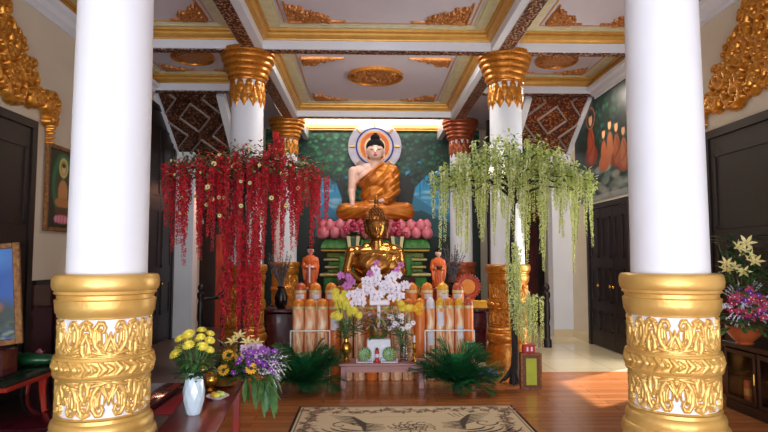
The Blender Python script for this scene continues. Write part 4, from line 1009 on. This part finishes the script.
# ---------- weeping blossom trees ----------
def strand_mesh(L, k, seed, k2):
    R = random.Random(seed); m = MB(); n = int(L/.016); m.tube([(0, 0, 0), (.008, 0, -L*.5), (0, 0, -L)], .0022, 4, 0)
    for i in range(n):
        u = i/n; z = -L*u; w = (.052*(1-.5*u)) if k != 'lime' else .04*(1-.45*u)
        for j in range(5 if u < .85 else 3):
            a = R.uniform(0, 6.28); d = (math.cos(a), math.sin(a), R.uniform(-.9, .2)); s_ = R.uniform(.75, 1.2)
            p = (math.cos(a)*w*.3, math.sin(a)*w*.3, z+R.uniform(-.01, .01))
            m.petal(p, d, (0, 0, 1), w*s_*.75, w*.6*s_, .5, 1 if R.random() < .6 else 2, .3)
    return m.mesh('flower_strand', ['oleaf', k, k2])
def branch_tree(t, k, base, top, seed, spread, nbr, zc):
    R = random.Random(seed); m = MB(); b = Vector(base); tp = Vector(top)
    def wig(p, q, n, a): return [p.lerp(q, i/n)+Vector((R.uniform(-a, a), R.uniform(-a, a), 0))*(0 if i in (0, n) else 1) for i in range(n+1)]
    m.tube(wig(b, tp, 7, .03), [.06, .042, .036, .034, .032, .03, .028, .026], 10)
    for i in range(6):
        a = 2*PI*i/6+R.uniform(-.3, .3); m.tube([b+Vector((0, 0, .22)), b+Vector((.07*math.cos(a), .07*math.sin(a), .1)), b+Vector((.17*math.cos(a), .14*math.sin(a), .012))], [.03, .026, .01], 8)
    m.build('trunk', k, t); tips = []
    for i in range(nbr):
        a = 2*PI*i/nbr+R.uniform(-.2, .2); l = R.uniform(.65, 1); e = tp+Vector((spread[0]*l*math.cos(a), spread[1]*l*math.sin(a), R.uniform(*zc)))
        s0 = b.lerp(tp, R.uniform(.86, 1)); mid = s0.lerp(e, .5)+Vector((0, 0, .14)); q = MB().tube([s0, s0.lerp(mid, .5)+Vector((0, 0, .04)), mid, e], [.02, .016, .012, .005], 7); q.build('branch', k, t)
        tips.append((s0, mid, e))
    return tips
def blossom_tree(name, label, loc, top, spread, kind, seed, n, lmin, lmax, extra=(), foliage=900, dome=.25):
    t = thing(name, label, 'tree', loc); R = random.Random(seed)
    k1, k2 = ('red', 'red2') if kind == 'red' else ('lime', 'lime2')
    tips = branch_tree(t, 'dbark' if kind != 'red' else 'bark', (0, 0, 0), top, seed, spread, 12, (-.18, .1))
    LS = [lmin+(lmax-lmin)*i/5 for i in range(6)]; SM = [strand_mesh(l, k1, 50+i, k2) for i, l in enumerate(LS)]
    T = Vector(top); cnt = 0
    for i in range(n):
        a = 2*PI*i*.618; q = math.sqrt((i+.5)/n); x, y = spread[0]*q*math.cos(a), spread[1]*q*math.sin(a)
        z = T.z+dome*(1-q*q)*R.uniform(.3, 1)-.12*q+R.uniform(-.08, .08)+(.16 if kind != 'red' else .03)
        j = R.randrange(6)
        link('flower_strand', SM[j], t, (T.x+x, T.y+y, z), (R.uniform(-.06, .06), R.uniform(-.06, .06), R.uniform(0, 6.28)), R.uniform(.9, 1.1))
    for (x, y, z, j, sc) in extra: link('flower_strand', SM[j], t, (x, y, z), (0, 0, x*30), sc)
    m = MB()
    for i in range(foliage):
        a = R.uniform(0, 6.28); q = math.sqrt(R.random()); x, y = T.x+spread[0]*1.0*q*math.cos(a), T.y+spread[1]*q*math.sin(a)
        z = T.z+dome*(1-q*q)*R.uniform(.2, 1.25)-.12*q+R.uniform(-.12, .14)
        m.petal((x, y, z), (R.uniform(-1, 1), R.uniform(-1, 1), R.uniform(-.4, .9)), (0, 0, 1), R.uniform(.045, .075), .03, .2, 0 if R.random() < .65 else (1 if R.random() < .6 else 2))
    if kind == 'red':
        for i in range(26):
            a = R.uniform(0, 6.28); q = R.uniform(.2, .95); flower('cr', t, (T.x+spread[0]*q*math.cos(a), T.y-spread[1]*abs(math.sin(a))-.03, T.z+R.uniform(-.7, .1)), (R.uniform(-.4, .4), -1, .2), R.uniform(.8, 1.2))
    m.build('foliage', (['oleaf', 'red', 'lily'] if kind == 'red' else ['lleaf', 'leaf', 'lime2']), t)
    return t
Rr = random.Random(2)
ex = [(Rr.uniform(-.22, .2), Rr.uniform(-.12, .04), Rr.uniform(1.25, 2.2), Rr.choice((2, 3, 4)), Rr.uniform(.9, 1.15)) for _ in range(24)]+[(.38, 0, 3.12, 3, 1), (.44, .03, 3.05, 2, 1), (.32, 0, 2.95, 2, 1)]
blossom_tree('weeping_blossom_tree', 'artificial weeping tree with long red blossom strands in front of the left column', (-1.68, 7.3, 0), (0, 0, 2.66), (1.05, .42), 'red', 4, 70, .5, 1.15, ex, 1900, .2)
ex = [(Rr.uniform(.0, .36), Rr.uniform(-.16, 0), Rr.uniform(.95, 1.12), Rr.choice((0, 1)), Rr.uniform(.8, 1)) for _ in range(13)]+[(Rr.uniform(-.08, .1), Rr.uniform(-.1, .02), Rr.uniform(1.3, 2.0), Rr.choice((0, 1, 2)), 1) for _ in range(11)]
blossom_tree('weeping_blossom_tree', 'artificial weeping tree with pale green blossom strands in front of the right column', (1.64, 7.1, 0), (.04, 0, 2.5), (1.04, .42), 'lime', 7, 76, .55, 1.15, ex, 3300, .42)
# base of the green tree
rk = thing('offering_box', 'small box with brown patterned frame and yellow-green front at the green tree foot', 'box', (1.76, 6.8, 0), -.05)
MB().box(-.12, .12, -.05, .05, 0, .42, bev=.006).build('box_body', 'boxf', rk); MB().box(-.06, .06, -.056, -.05, .06, .36).build('green_front', 'boxg', rk, False); MB().box(-.12, -.10, -.06, -.05, 0, .42).box(.10, .12, -.06, -.05, 0, .42).box(-.10, .10, -.06, -.05, .40, .42).box(-.10, .10, -.06, -.05, 0, .02).build('frame_edge', 'gframe', rk, False)
rp = thing('red_packet_box', 'small red paper box lying on top of the yellow-green fronted box', 'box', (1.74, 6.8, .42)); MB().box(-.07, .07, -.035, .035, 0, .09, bev=.004).build('box_body', 'boxr', rp); MB().box(-.03, -.01, -.038, -.035, .02, .07).box(.02, .04, -.038, -.035, .02, .07).build('white_mark', 'wpetal', rp, False)
bl = thing('blue_cloth', 'crumpled dark blue cloth on the floor beside the foot of the green tree', 'cloth', (1.42, 7.62, 0))
m = MB(); 
for i in range(14): m.ell((Rr.uniform(-.14, .14), Rr.uniform(-.08, .08), .035), (Rr.uniform(.05, .1), Rr.uniform(.03, .07), Rr.uniform(.03, .06)), 10, 6)
finish(bake_blob(m, .012, 2), 'folds', 'bluec', bl)
# ---------- rug ----------
def rug():
    w, h = 2.17, 2.5; p = Paint(w, h, .0095, '#cdb795'); R = random.Random(3)
    p.rect(0, w, 0, h, '#2c2422'); p.rect(.02, w-.02, .02, h-.02, '#cbb592'); p.rect(.045, w-.045, .045, h-.045, '#3a2d2a'); p.rect(.055, w-.055, .055, h-.055, '#cdb795')
    st = []
    for side in range(4):
        L = w if side in (0, 2) else h; n = int(L/.075)
        for i in range(n):
            u = .08+(L-.16)*i/(n-1); c = .10+.15*R.random()
            x, y = {0: (u, c), 2: (u, h-c), 1: (c, u), 3: (w-c, u)}[side]
            st.append(spiral(x, y, R.uniform(.035, .06), .9, R.choice((-1, 1)), R.uniform(0, 6), .010)); a = R.uniform(0, 6.28)
            for k in range(4): st.append(([(x, y), (x+.07*math.cos(a+k*1.57), y+.07*math.sin(a+k*1.57))], [.017, .004]))
    p.line(st, '#5a4038', .85)
    st = []
    for i in range(150):
        s_ = R.randrange(4); u = R.random(); c = .17+R.uniform(-.06, .06)
        x, y = {0: (u*w, c), 2: (u*w, h-c), 1: (c, u*h), 3: (w-c, u*h)}[s_]; p.ell(x, y, .028, .02, '#a07468', .3, .8)
    for cx, cy, d in ((.62, h-.62, 1), (w-.6, h-.62, -1), (.6, .6, 1), (w-.6, .6, -1)):
        for k in range(5): rr_ = .12+.055*k; st.append(([(cx+d*rr_*1.5*math.cos(a_), cy-.1+rr_*math.sin(a_)) for a_ in [3.3+.22*q for q in range(9)]], [.003, .008, .013, .016, .017, .016, .013, .008, .003]))
    for cx, cy, d in ((.55, h-.55, 1), (w-.5, h-.5, -1), (.5, .5, 1), (w-.5, .5, -1)):
        for k in range(6): st.append(([(cx-d*.22+.03*d*k, cy+.2-.05*k), (cx+.02*k*d, cy+.14-.06*k), (cx+d*.12, cy-.08-.045*k), (cx+d*.3, cy-.12-.03*k)], [.004, .017, .017, .003]))
        st.append(spiral(cx-d*.1, cy-.12, .12, 1, d, 0, .011))
    for i in range(26): a = 2*PI*i/13; q = .05+.07*R.random(); st.append(spiral(w/2+.16*math.cos(a)*(1 if i < 13 else .4), h-.75+.11*math.sin(a)*(1 if i < 13 else .4), q*.6, .7, 1, a, .008))
    for k in range(3): st.append(([(w*.68+.05*k, h-.3), (w*.70+.05*k, h-.42)], [.006, .006]))
    for i in range(20): a = 2*PI*i/10; st.append(spiral(w/2+.2*math.cos(a), h*.4+.2*math.sin(a), .07, .8, 1, a, .009))
    p.line(st, '#2c2626', .9); p.line([([(.75, h-.42), (1.3, h-.40)], [.012, .006])], '#b09a72', .7)
    t = thing('rug', 'beige woven rug with dark scrollwork and floral border lying on the wooden floor', 'rug', (.26, 4.8, 0))
    MB().box(-w/2, w/2, -h/2, h/2, 0.001, .011).build('rug_backing', 'cardb', t, False)
    p.build('woven_pattern', 'rug', t, lambda X, Y, H: np.stack([X-w/2, Y-h/2, 0*X+.0125], -1).reshape(-1, 3))
rug()
# ---------- front left: bench with vase, brass and flower arrangement ----------
bn = thing('bench', 'long dark red-brown polished wooden bench carrying the white vase at the front left', 'bench', (-1.262, 3.7, 0), .1034)
MB().box(-.188, .188, -1.4, 1.58, .41, .45, bev=.008).build('bench_top', 'bench', bn)
MB().box(-.15, .15, -1.34, 1.52, .35, .41).build('apron', 'bench', bn, False)
for x in (-.14, .14):
    for y in (-1.3, .1, 1.48): MB().box(x-.03, x+.03, y-.03, y+.03, 0, .35, bev=.005).build('leg', 'redwood', bn)
va = thing('flower_vase', 'pale blue-white faceted vase of yellow chrysanthemums standing on the dark bench', 'vase', (-1.335, 4.12, .45))
n = 10; prof = [(.044, 0), (.05, .01), (.072, .10), (.074, .16), (.062, .23), (.05, .275), (.053, .285), (.044, .285), (.044, .26)]
m = MB(); v = []
for j, (r, z) in enumerate(prof):
    for i in range(n): a = 2*PI*(i+.5*(j % 2))/n; v.append((r*math.cos(a), r*math.sin(a), z))
f = []
for j in range(len(prof)-1):
    for i in range(n):
        a, b = j*n+i, j*n+(i+1) % n; c, d = a+n, b+n
        if j % 2: f += [(a, b, c-0) if 0 else (a, b, d), (a, d, c)]
        else: f += [(a, b, c), (b, d, c)]
f.append(tuple(range(n-1, -1, -1))); m.add(v, f); m.build('vase_body', 'porc', va, False)
R = random.Random(31)
pts = [(-.09, -.05, .52), (-.12, .02, .45), (-.06, .03, .50), (-.03, -.05, .55), (.01, .04, .50), (.05, -.04, .53), (.10, .0, .50), (.07, -.07, .47), (.11, -.03, .44), (-.11, -.06, .42), (.02, .08, .56), (.09, .05, .54), (-.02, -.08, .48), (-.14, .0, .40)]
stems(va, (0, 0, .2), pts, 'leaf', .004); leaves(va, (0, 0, .37), (.10, .09, .09), 240, 'leaf', 12, .07, .022); leaves(va, (0, -.05, .28), (.09, .05, .05), 30, 'dgreen', 13, .09, .03, nm='lower_leaves')
for i, p in enumerate(pts): flower('mumbig' if i % 3 == 0 else 'mum', va, p, (p[0]*4, -.5+p[1]*3, 1), R.uniform(.62, .85))
def item(name, label, cat, loc, prof, k, nm='body', n=28): 
    t = thing(name, label, cat, loc); MB().lathe(prof, n).build(nm, k, t); return t
item('brass_bowl', 'small round brass incense bowl with lid on bench behind the white vase', 'bowl', (-1.40, 4.80, .45), [(.03, 0), (.035, .01), (.02, .03), (.03, .045), (.052, .07), (.055, .10), (.045, .125), (.05, .135), (.03, .15), (.0, .165)], 'brass')
item('brass_censer', 'taller brass censer on the bench at the far left of the flower arrangement', 'censer', (-1.50, 4.93, .45), [(.04, 0), (.042, .012), (.015, .03), (.015, .08), (.04, .11), (.05, .15), (.042, .18), (.02, .20), (.012, .23), (0, .245)], 'brass')
pt = item('fruit_plate', 'shallow cream plate on bench just right of the white vase', 'plate', (-1.28, 4.55, .45), [(.04, 0), (.045, .006), (.085, .022), (.088, .026), (.08, .024), (0, .01)], 'wpetal', 'plate_dish')
for i, (x, y, k) in enumerate(((-.03, 0, 'oyellow'), (.03, .01, 'lleaf'), (0, -.035, 'yellow'), (.0, .035, 'lleaf'))):
    q = MB().ell((0, 0, .02), (.026, .024, .022), 14, 10).build('fruit_body', k, None); q.name = 'fruit'; q.location = (-1.28+x, 4.55+y, .462)
    tag(q, ['amber fruit at the left of the cream plate', 'pale green fruit at the right of the cream plate', 'yellow fruit at the front of the cream plate', 'pale green fruit at the back of the cream plate'][i], 'fruit', 'fruit on the plate')
ic = item('incense_cup', 'small purple and red cup with incense on the bench near the red tree', 'cup', (-1.52, 5.14, .45), [(.03, 0), (.036, .01), (.036, .12), (.032, .12), (.03, .02), (0, .02)], 'purple')
MB().lathe([(.037, .04), (.037, .07)], 20).build('red_band', 'boxr', ic)
m = MB()
for i in range(7): m.tube([(0, 0, .02), (.012*math.cos(i), .012*math.sin(i), .2+.01*i)], .0022, 5)
m.build('incense_sticks', 'boxr', ic)
fa = thing('flower_arrangement', 'low arrangement of purple orchids, amber daisies and lilies on the end of the bench', 'flowers', (-1.345, 5.03, .45))
MB().lathe([(.07, 0), (.10, .01), (.13, .07), (.12, .08), (.09, .06)], 24).build('basket', 'gframe', fa)
leaves(fa, (.22, -.02, .17), (.27, .16, .10), 420, 'leaf', 41, .10, .03); leaves(fa, (.04, 0, .2), (.16, .12, .12), 120, 'dgreen', 42, .09, .03, nm='dark_leaves')
m = MB()
for i in range(26): m.petal((R.uniform(.2, .42), R.uniform(-.16, .05), R.uniform(.0, .1)), (R.uniform(-.1, .8), R.uniform(-.8, .0), R.uniform(-1.3, -.4)), (0, 0, 1), R.uniform(.18, .28), .045, .15)
m.build('drooping_leaves', 'leaf', fa)
for i in range(64):
    u = R.random(); a = R.uniform(0, 6.28); p = (.10+.34*u+R.uniform(-.03, .03), -.13+R.uniform(-.05, .07), .14+.11*math.sin(u*2.4)+R.uniform(-.07, .08)); flower('purp', fa, p, (R.uniform(-.3, .8), -1, R.uniform(.1, .9)), R.uniform(.75, 1.05))
for p in ((.06, -.14, .27), (.15, -.1, .25), (.03, -.16, .155), (.26, -.18, .17)): flower('daisy', fa, p, (0, -1, .5), 1.25)
for p in ((.08, -.05, .36), (.12, 0, .40), (.19, -.02, .35), (.26, .02, .33)): flower('lily', fa, p, (p[0]*2-.3, -.6, 1), .62)
for i in range(22): flower('lil', fa, (.17+R.uniform(0, .17), -.08+R.uniform(-.05, .05), .26+R.uniform(-.04, .07)), (R.uniform(-.4, .6), -1, .4), 1)
m = MB()
for i in range(34):
    b = (.24+R.uniform(0, .2), R.uniform(-.14, 0), .12+R.uniform(0, .14)); d = Vector((R.uniform(.3, 1), R.uniform(-.6, .1), R.uniform(-.9, .6))); e = Vector(b)+d*.16; m.tube([b, e], .0018, 4)
    for j in range(7): m.petal(Vector(b).lerp(e, .3+.7*j/7), (R.uniform(-1, 1), R.uniform(-1, 1), R.uniform(-1, 1)), (0, 0, 1), .016, .011)
m.build('white_filler_sprigs', 'wpetal', fa)
m = MB()
for i in range(12):
    m.tube([(-.05, -.08, .1), (-.17-R.uniform(0, .06), -.12, .08+R.uniform(-.05, .07)), (-.26-R.uniform(0, .07), -.17, .03+R.uniform(-.02, .09))], .0035, 5)
m.build('orchid_stems', 'leaf', fa)
for i in range(10): flower('purp', fa, (-.13-R.uniform(0, .15), -.15, .08+R.uniform(-.05, .04)), (0, -1, .5), .8)
# ---------- left: maroon platform, mat, red table, picture ----------
pf = thing('floor_platform', 'dark maroon polished floor platform under the red table on the left', 'platform', (-2.95, 6.0, 0)); MB().box(-.84, .68, -.85, .95, 0, .07, bev=.01).build('platform_top', 'maroon', pf)
pf2 = thing('floor_platform', 'dark maroon low step in the near left corner behind the left column', 'platform', (-2.82, 4.3, 0)); MB().box(-.95, .66, -1.8, .8, 0, .04, bev=.01).build('platform_top', 'maroon', pf2)
mt = thing('floor_mat', 'red floor mat lying on the tiles behind the dark bench', 'mat', (-2.0, 6.25, 0)); MB().box(-.24, .30, -.42, .42, 0, .014, bev=.004).build('mat_top', 'redmat', mt)
rt = thing('red_table', 'low red lacquer table with glossy dark top against the left wall', 'table', (-3.5, 6.0, .07))
MB().box(-.33, .33, -.95, .55, .36, .385, bev=.006).build('table_top', 'gtop', rt); MB().box(-.34, .34, -.96, .56, .32, .36, bev=.006).build('apron', 'redwood', rt)
for x in (-.28, .02 , .28):
    for y in (-.3, .48): 
        if x != .02: MB().tube([(x, y, .32), (x*1.0, y, .2), (x*1.08, y, .02), (x*1.12, y, 0)], [.04, .03, .024, .034], 8).build('leg', 'redwood', rt)
pc = thing('framed_picture', 'gilt framed picture of a pale seated figure on blue, leaning above the red table', 'picture', (-3.62, 5.40, .705)); pc.rotation_euler = (-.10, -.10, .25)
p = Paint(.50, .84, .012, '#2858a8'); p.ell(.25, .78, .4, .2, '#4a88cc', .8); p.ell(.25, .2, .5, .22, '#2e3c34', .5); p.ell(.22, .42, .13, .24, '#b07840', .3); p.ell(.22, .66, .07, .09, '#d8a878', .3); p.ell(.22, .72, .075, .05, '#1c1818', .3); p.ell(.24, .3, .18, .09, '#b86a34', .4)
R = random.Random(5)
for i in range(60): p.ell(R.uniform(0, .5), R.uniform(0, .2), .04, .02, R.choice(['#4a5a48', '#1c2a24', '#7a8a70']), .5)
p.build('picture_surface', 'paint', pc, facing, (-.21, -.012, .05))
MB().box(-.27, -.21, -.02, .02, 0, .94, bev=.006).box(.28, .34, -.02, .02, 0, .94, bev=.006).box(-.21, .28, -.02, .02, 0, .055, bev=.006).box(-.21, .28, -.02, .02, .885, .94, bev=.006).box(-.21, .28, 0, .02, .055, .885).build('frame', 'gframe', pc)
sd = thing('picture_stand', 'dark box stand on the red table holding up the framed picture', 'stand', (-3.6, 5.46, .455)); MB().box(-.2, .2, -.1, .14, 0, .238, bev=.01).build('stand_body', 'maroon', sd)
gc = thing('green_bundle', 'dark green satin bundle lying on the low red table', 'cloth', (-3.50, 5.93, .455)); gc.scale = (1.15, 1.2, 1.35); m = MB().ell((0, 0, .05), (.2, .09, .045), 24, 12).ell((.12, .02, .045), (.12, .08, .04), 20, 10).ell((-.12, -.02, .06), (.1, .08, .05), 20, 10); finish(bake_blob(m, .012, 2), 'folded_cloth', 'gcloth', gc)
pk = thing('lotus_candle', 'small pink lotus candle beside the green bundle on the red table', 'candle', (-3.6, 6.32, .455)); m = MB().ell((0, 0, .05), (.03, .03, .06), 12, 10)
for q in range(2): m.bloom((0, 0, .02), (0, 0, 1), 7, .08, .045, 1.0+q, -.2)
m.build('petals', 'pinkc', pk)
cb = thing('cream_box', 'plain cream box standing against the wainscot behind the left column', 'box', (-3.55, 7.2, .95)); MB().box(-.16, .14, -.12, .12, 0, .28, bev=.005).build('box_body', 'cardb', cb); MB().box(-.165, .145, -.125, .125, .22, .285, bev=.004).build('box_lid', 'cardb', cb)
sb = thing('side_cabinet', 'dark wooden side cabinet against the left wall carrying the cream box', 'cabinet', (-3.52, 7.25, 0)); MB().box(-.28, .28, -.28, .5, 0, .95, bev=.01).build('cabinet_body', 'darkwood', sb)
for q in (-.27, .12): d = MB().box(.28, .30, q, q+.36, .08, .88, bev=.005).build('cabinet_door', 'darkwood', sb); MB().ell((.31, q+.18, .5), .015, 8, 6).build('knob', 'brass', d)
# painting on the left wall
lp2 = thing('wall_painting', 'gold framed painting of a haloed figure seated on pink lotus, left wall', 'painting', (-3.84, 6.70, 1.83))
p = Paint(.86, .92, .012, '#16241c'); p.ell(.32, .52, .27, .40, '#1f6a3c', .15); p.ell(.32, .50, .2, .32, '#2a3a24', .2); p.ell(.32, .72, .11, .13, '#d8c070', .15); p.ell(.32, .72, .085, .1, '#8a9a50', .2); p.ell(.32, .42, .12, .17, '#c08448', .2); p.ell(.32, .30, .19, .07, '#b0743c', .2); p.ell(.32, .70, .05, .06, '#e0b080', .2); p.ell(.32, .75, .05, .03, '#1a1410', .2); p.ell(.32, .19, .19, .06, '#5c3a20', .2); p.ell(.32, .10, .2, .06, '#c86a80', .2)
for i in range(5): p.ell(.18+.07*i, .10, .03, .05, '#e090a0', .3)
lm = lambda X, Y, H: np.stack([0*X+.03, X, Y], -1).reshape(-1, 3)
p.build('painted_canvas', 'paint', lp2, lm, (0, .05, .05)); MB().box(0, .045, 0, .05, 0, 1.02, bev=.008).box(0, .045, .91, .96, 0, 1.02, bev=.008).box(0, .045, .05, .91, 0, .05, bev=.008).box(0, .045, .05, .91, .97, 1.02, bev=.008).box(0, .028, .05, .91, .05, .97).build('frame', 'gframe', lp2)
# ---------- right: cabinet and flower bowl ----------
cbn = thing('glass_cabinet', 'low black cabinet with glass doors against the right wall', 'cabinet', (3.69, 4.9, 0))
MB().box(-.16, .15, -1.1, 1.08, .62, .675, bev=.006).build('cabinet_top', 'darkwood', cbn); MB().box(-.15, .15, -1.08, 1.06, 0, .10, bev=.004).build('base', 'darkwood', cbn)
MB().box(.11, .15, -1.08, 1.06, .10, .62).build('back_panel', 'darkwood', cbn, False)
for y in (-1.08, -.56, 0, .53, 1.03): MB().box(-.15, .11, y, y+.03, .10, .62).build('divider', 'darkwood', cbn, False)
MB().box(-.12, .11, -1.05, 1.03, .35, .362).build('shelf', 'darkwood', cbn, False)
for i, y in enumerate((-1.05, -.53, .03, .56)):
    y2 = (-.56, 0, .53, 1.03)[i]; m = MB().box(-.165, -.15, y, y+.04, .11, .61).box(-.165, -.15, y2-.04, y2, .11, .61).box(-.165, -.15, y+.04, y2-.04, .11, .15).box(-.165, -.15, y+.04, y2-.04, .57, .61)
    d = m.build('cabinet_door', 'darkwood', cbn, False); MB().box(-.160, -.156, y+.04, y2-.04, .15, .57).build('glass_pane', 'pane', d, False); MB().tube([(-.17, y+.02, .32), (-.17, y+.02, .42)], .006, 6).build('handle', 'brass', d)
R = random.Random(8); wh = ('far', 'next', 'third', 'near')
for i in range(8):
    y = 5.72-.24*i-.02*(i//2); t = thing('boxed_candle', 'orange boxed candle inside glass cabinet, %s in line from the far end' % ordn[i], 'candle', (3.62, y, .10), 0, 'orange candles in the glass cabinet')
    h = R.choice((.23, .24, .22)); MB().lathe([(.036, 0), (.038, .01), (.038, h-.03), (.03, h-.01), (0, h)], 16).build('orange_body', 'copk', t); MB().lathe([(.0385, h*.3), (.0385, h*.6)], 16).build('gold_label', 'goldm', t)
fb = thing('flower_bowl', 'terracotta bowl of cream lilies and magenta orchids on the black glass cabinet', 'flowers', (3.565, 5.66, .675))
vase([(.07, 0), (.08, .01), (.07, .025), (.11, .06), (.155, .12), (.16, .165), (.17, .18), (.155, .185), (.14, .16), (0, .1)], 'terra', fb, nm='bowl')
R = random.Random(17)
pts = [(R.uniform(-.2, .12), R.uniform(-.12, .12), R.uniform(.65, 1.05)) for _ in range(10)]
stems(fb, (0, 0, .15), pts, 'leaf', .004); leaves(fb, (-.02, -.05, .55), (.16, .15, .22), 200, 'leaf', 51, .11, .035); leaves(fb, (-.02, 0, .85), (.14, .12, .2), 60, 'dgreen', 52, .16, .05, nm='dark_leaves'); leaves(fb, (-.05, -.08, .22), (.16, .12, .07), 50, 'leaf', 53, .15, .05, nm='lower_leaves')
for i in range(9): flower('lily', fb, (-.04+R.uniform(-.18, .12), -.1+R.uniform(-.06, .04), (.72, .86, .78, .98, .70, .9, .8, .94, .75)[i]), (R.uniform(-1, .6), -1, R.uniform(.2, 1)), R.uniform(.65, .85))
for i in range(80):
    a = R.uniform(0, 6.28); q = math.sqrt(R.random()); flower('wpu' if R.random() < .7 else 'purp', fb, (-.03+.2*q*math.cos(a), -.12+R.uniform(-.06, .06), .40+.17*q*math.sin(a)), (R.uniform(-.9, .6), -1, R.uniform(-.2, .7)), R.uniform(1, 1.35))
m = MB()
for i in range(40):
    a = R.uniform(0, 6.28); b = (-.05, -.08, .4); e = Vector(b)+Vector((.27*math.cos(a), -.06, .24*math.sin(a))); m.tube([b, e], .0018, 4)
    for j in range(7): m.petal(Vector(b).lerp(e, .5+.5*j/7), (R.uniform(-1, 1), R.uniform(-1, 1), R.uniform(-1, 1)), (0, 0, 1), .02, .013)
m.build('white_filler_sprigs', 'wpetal', fb)
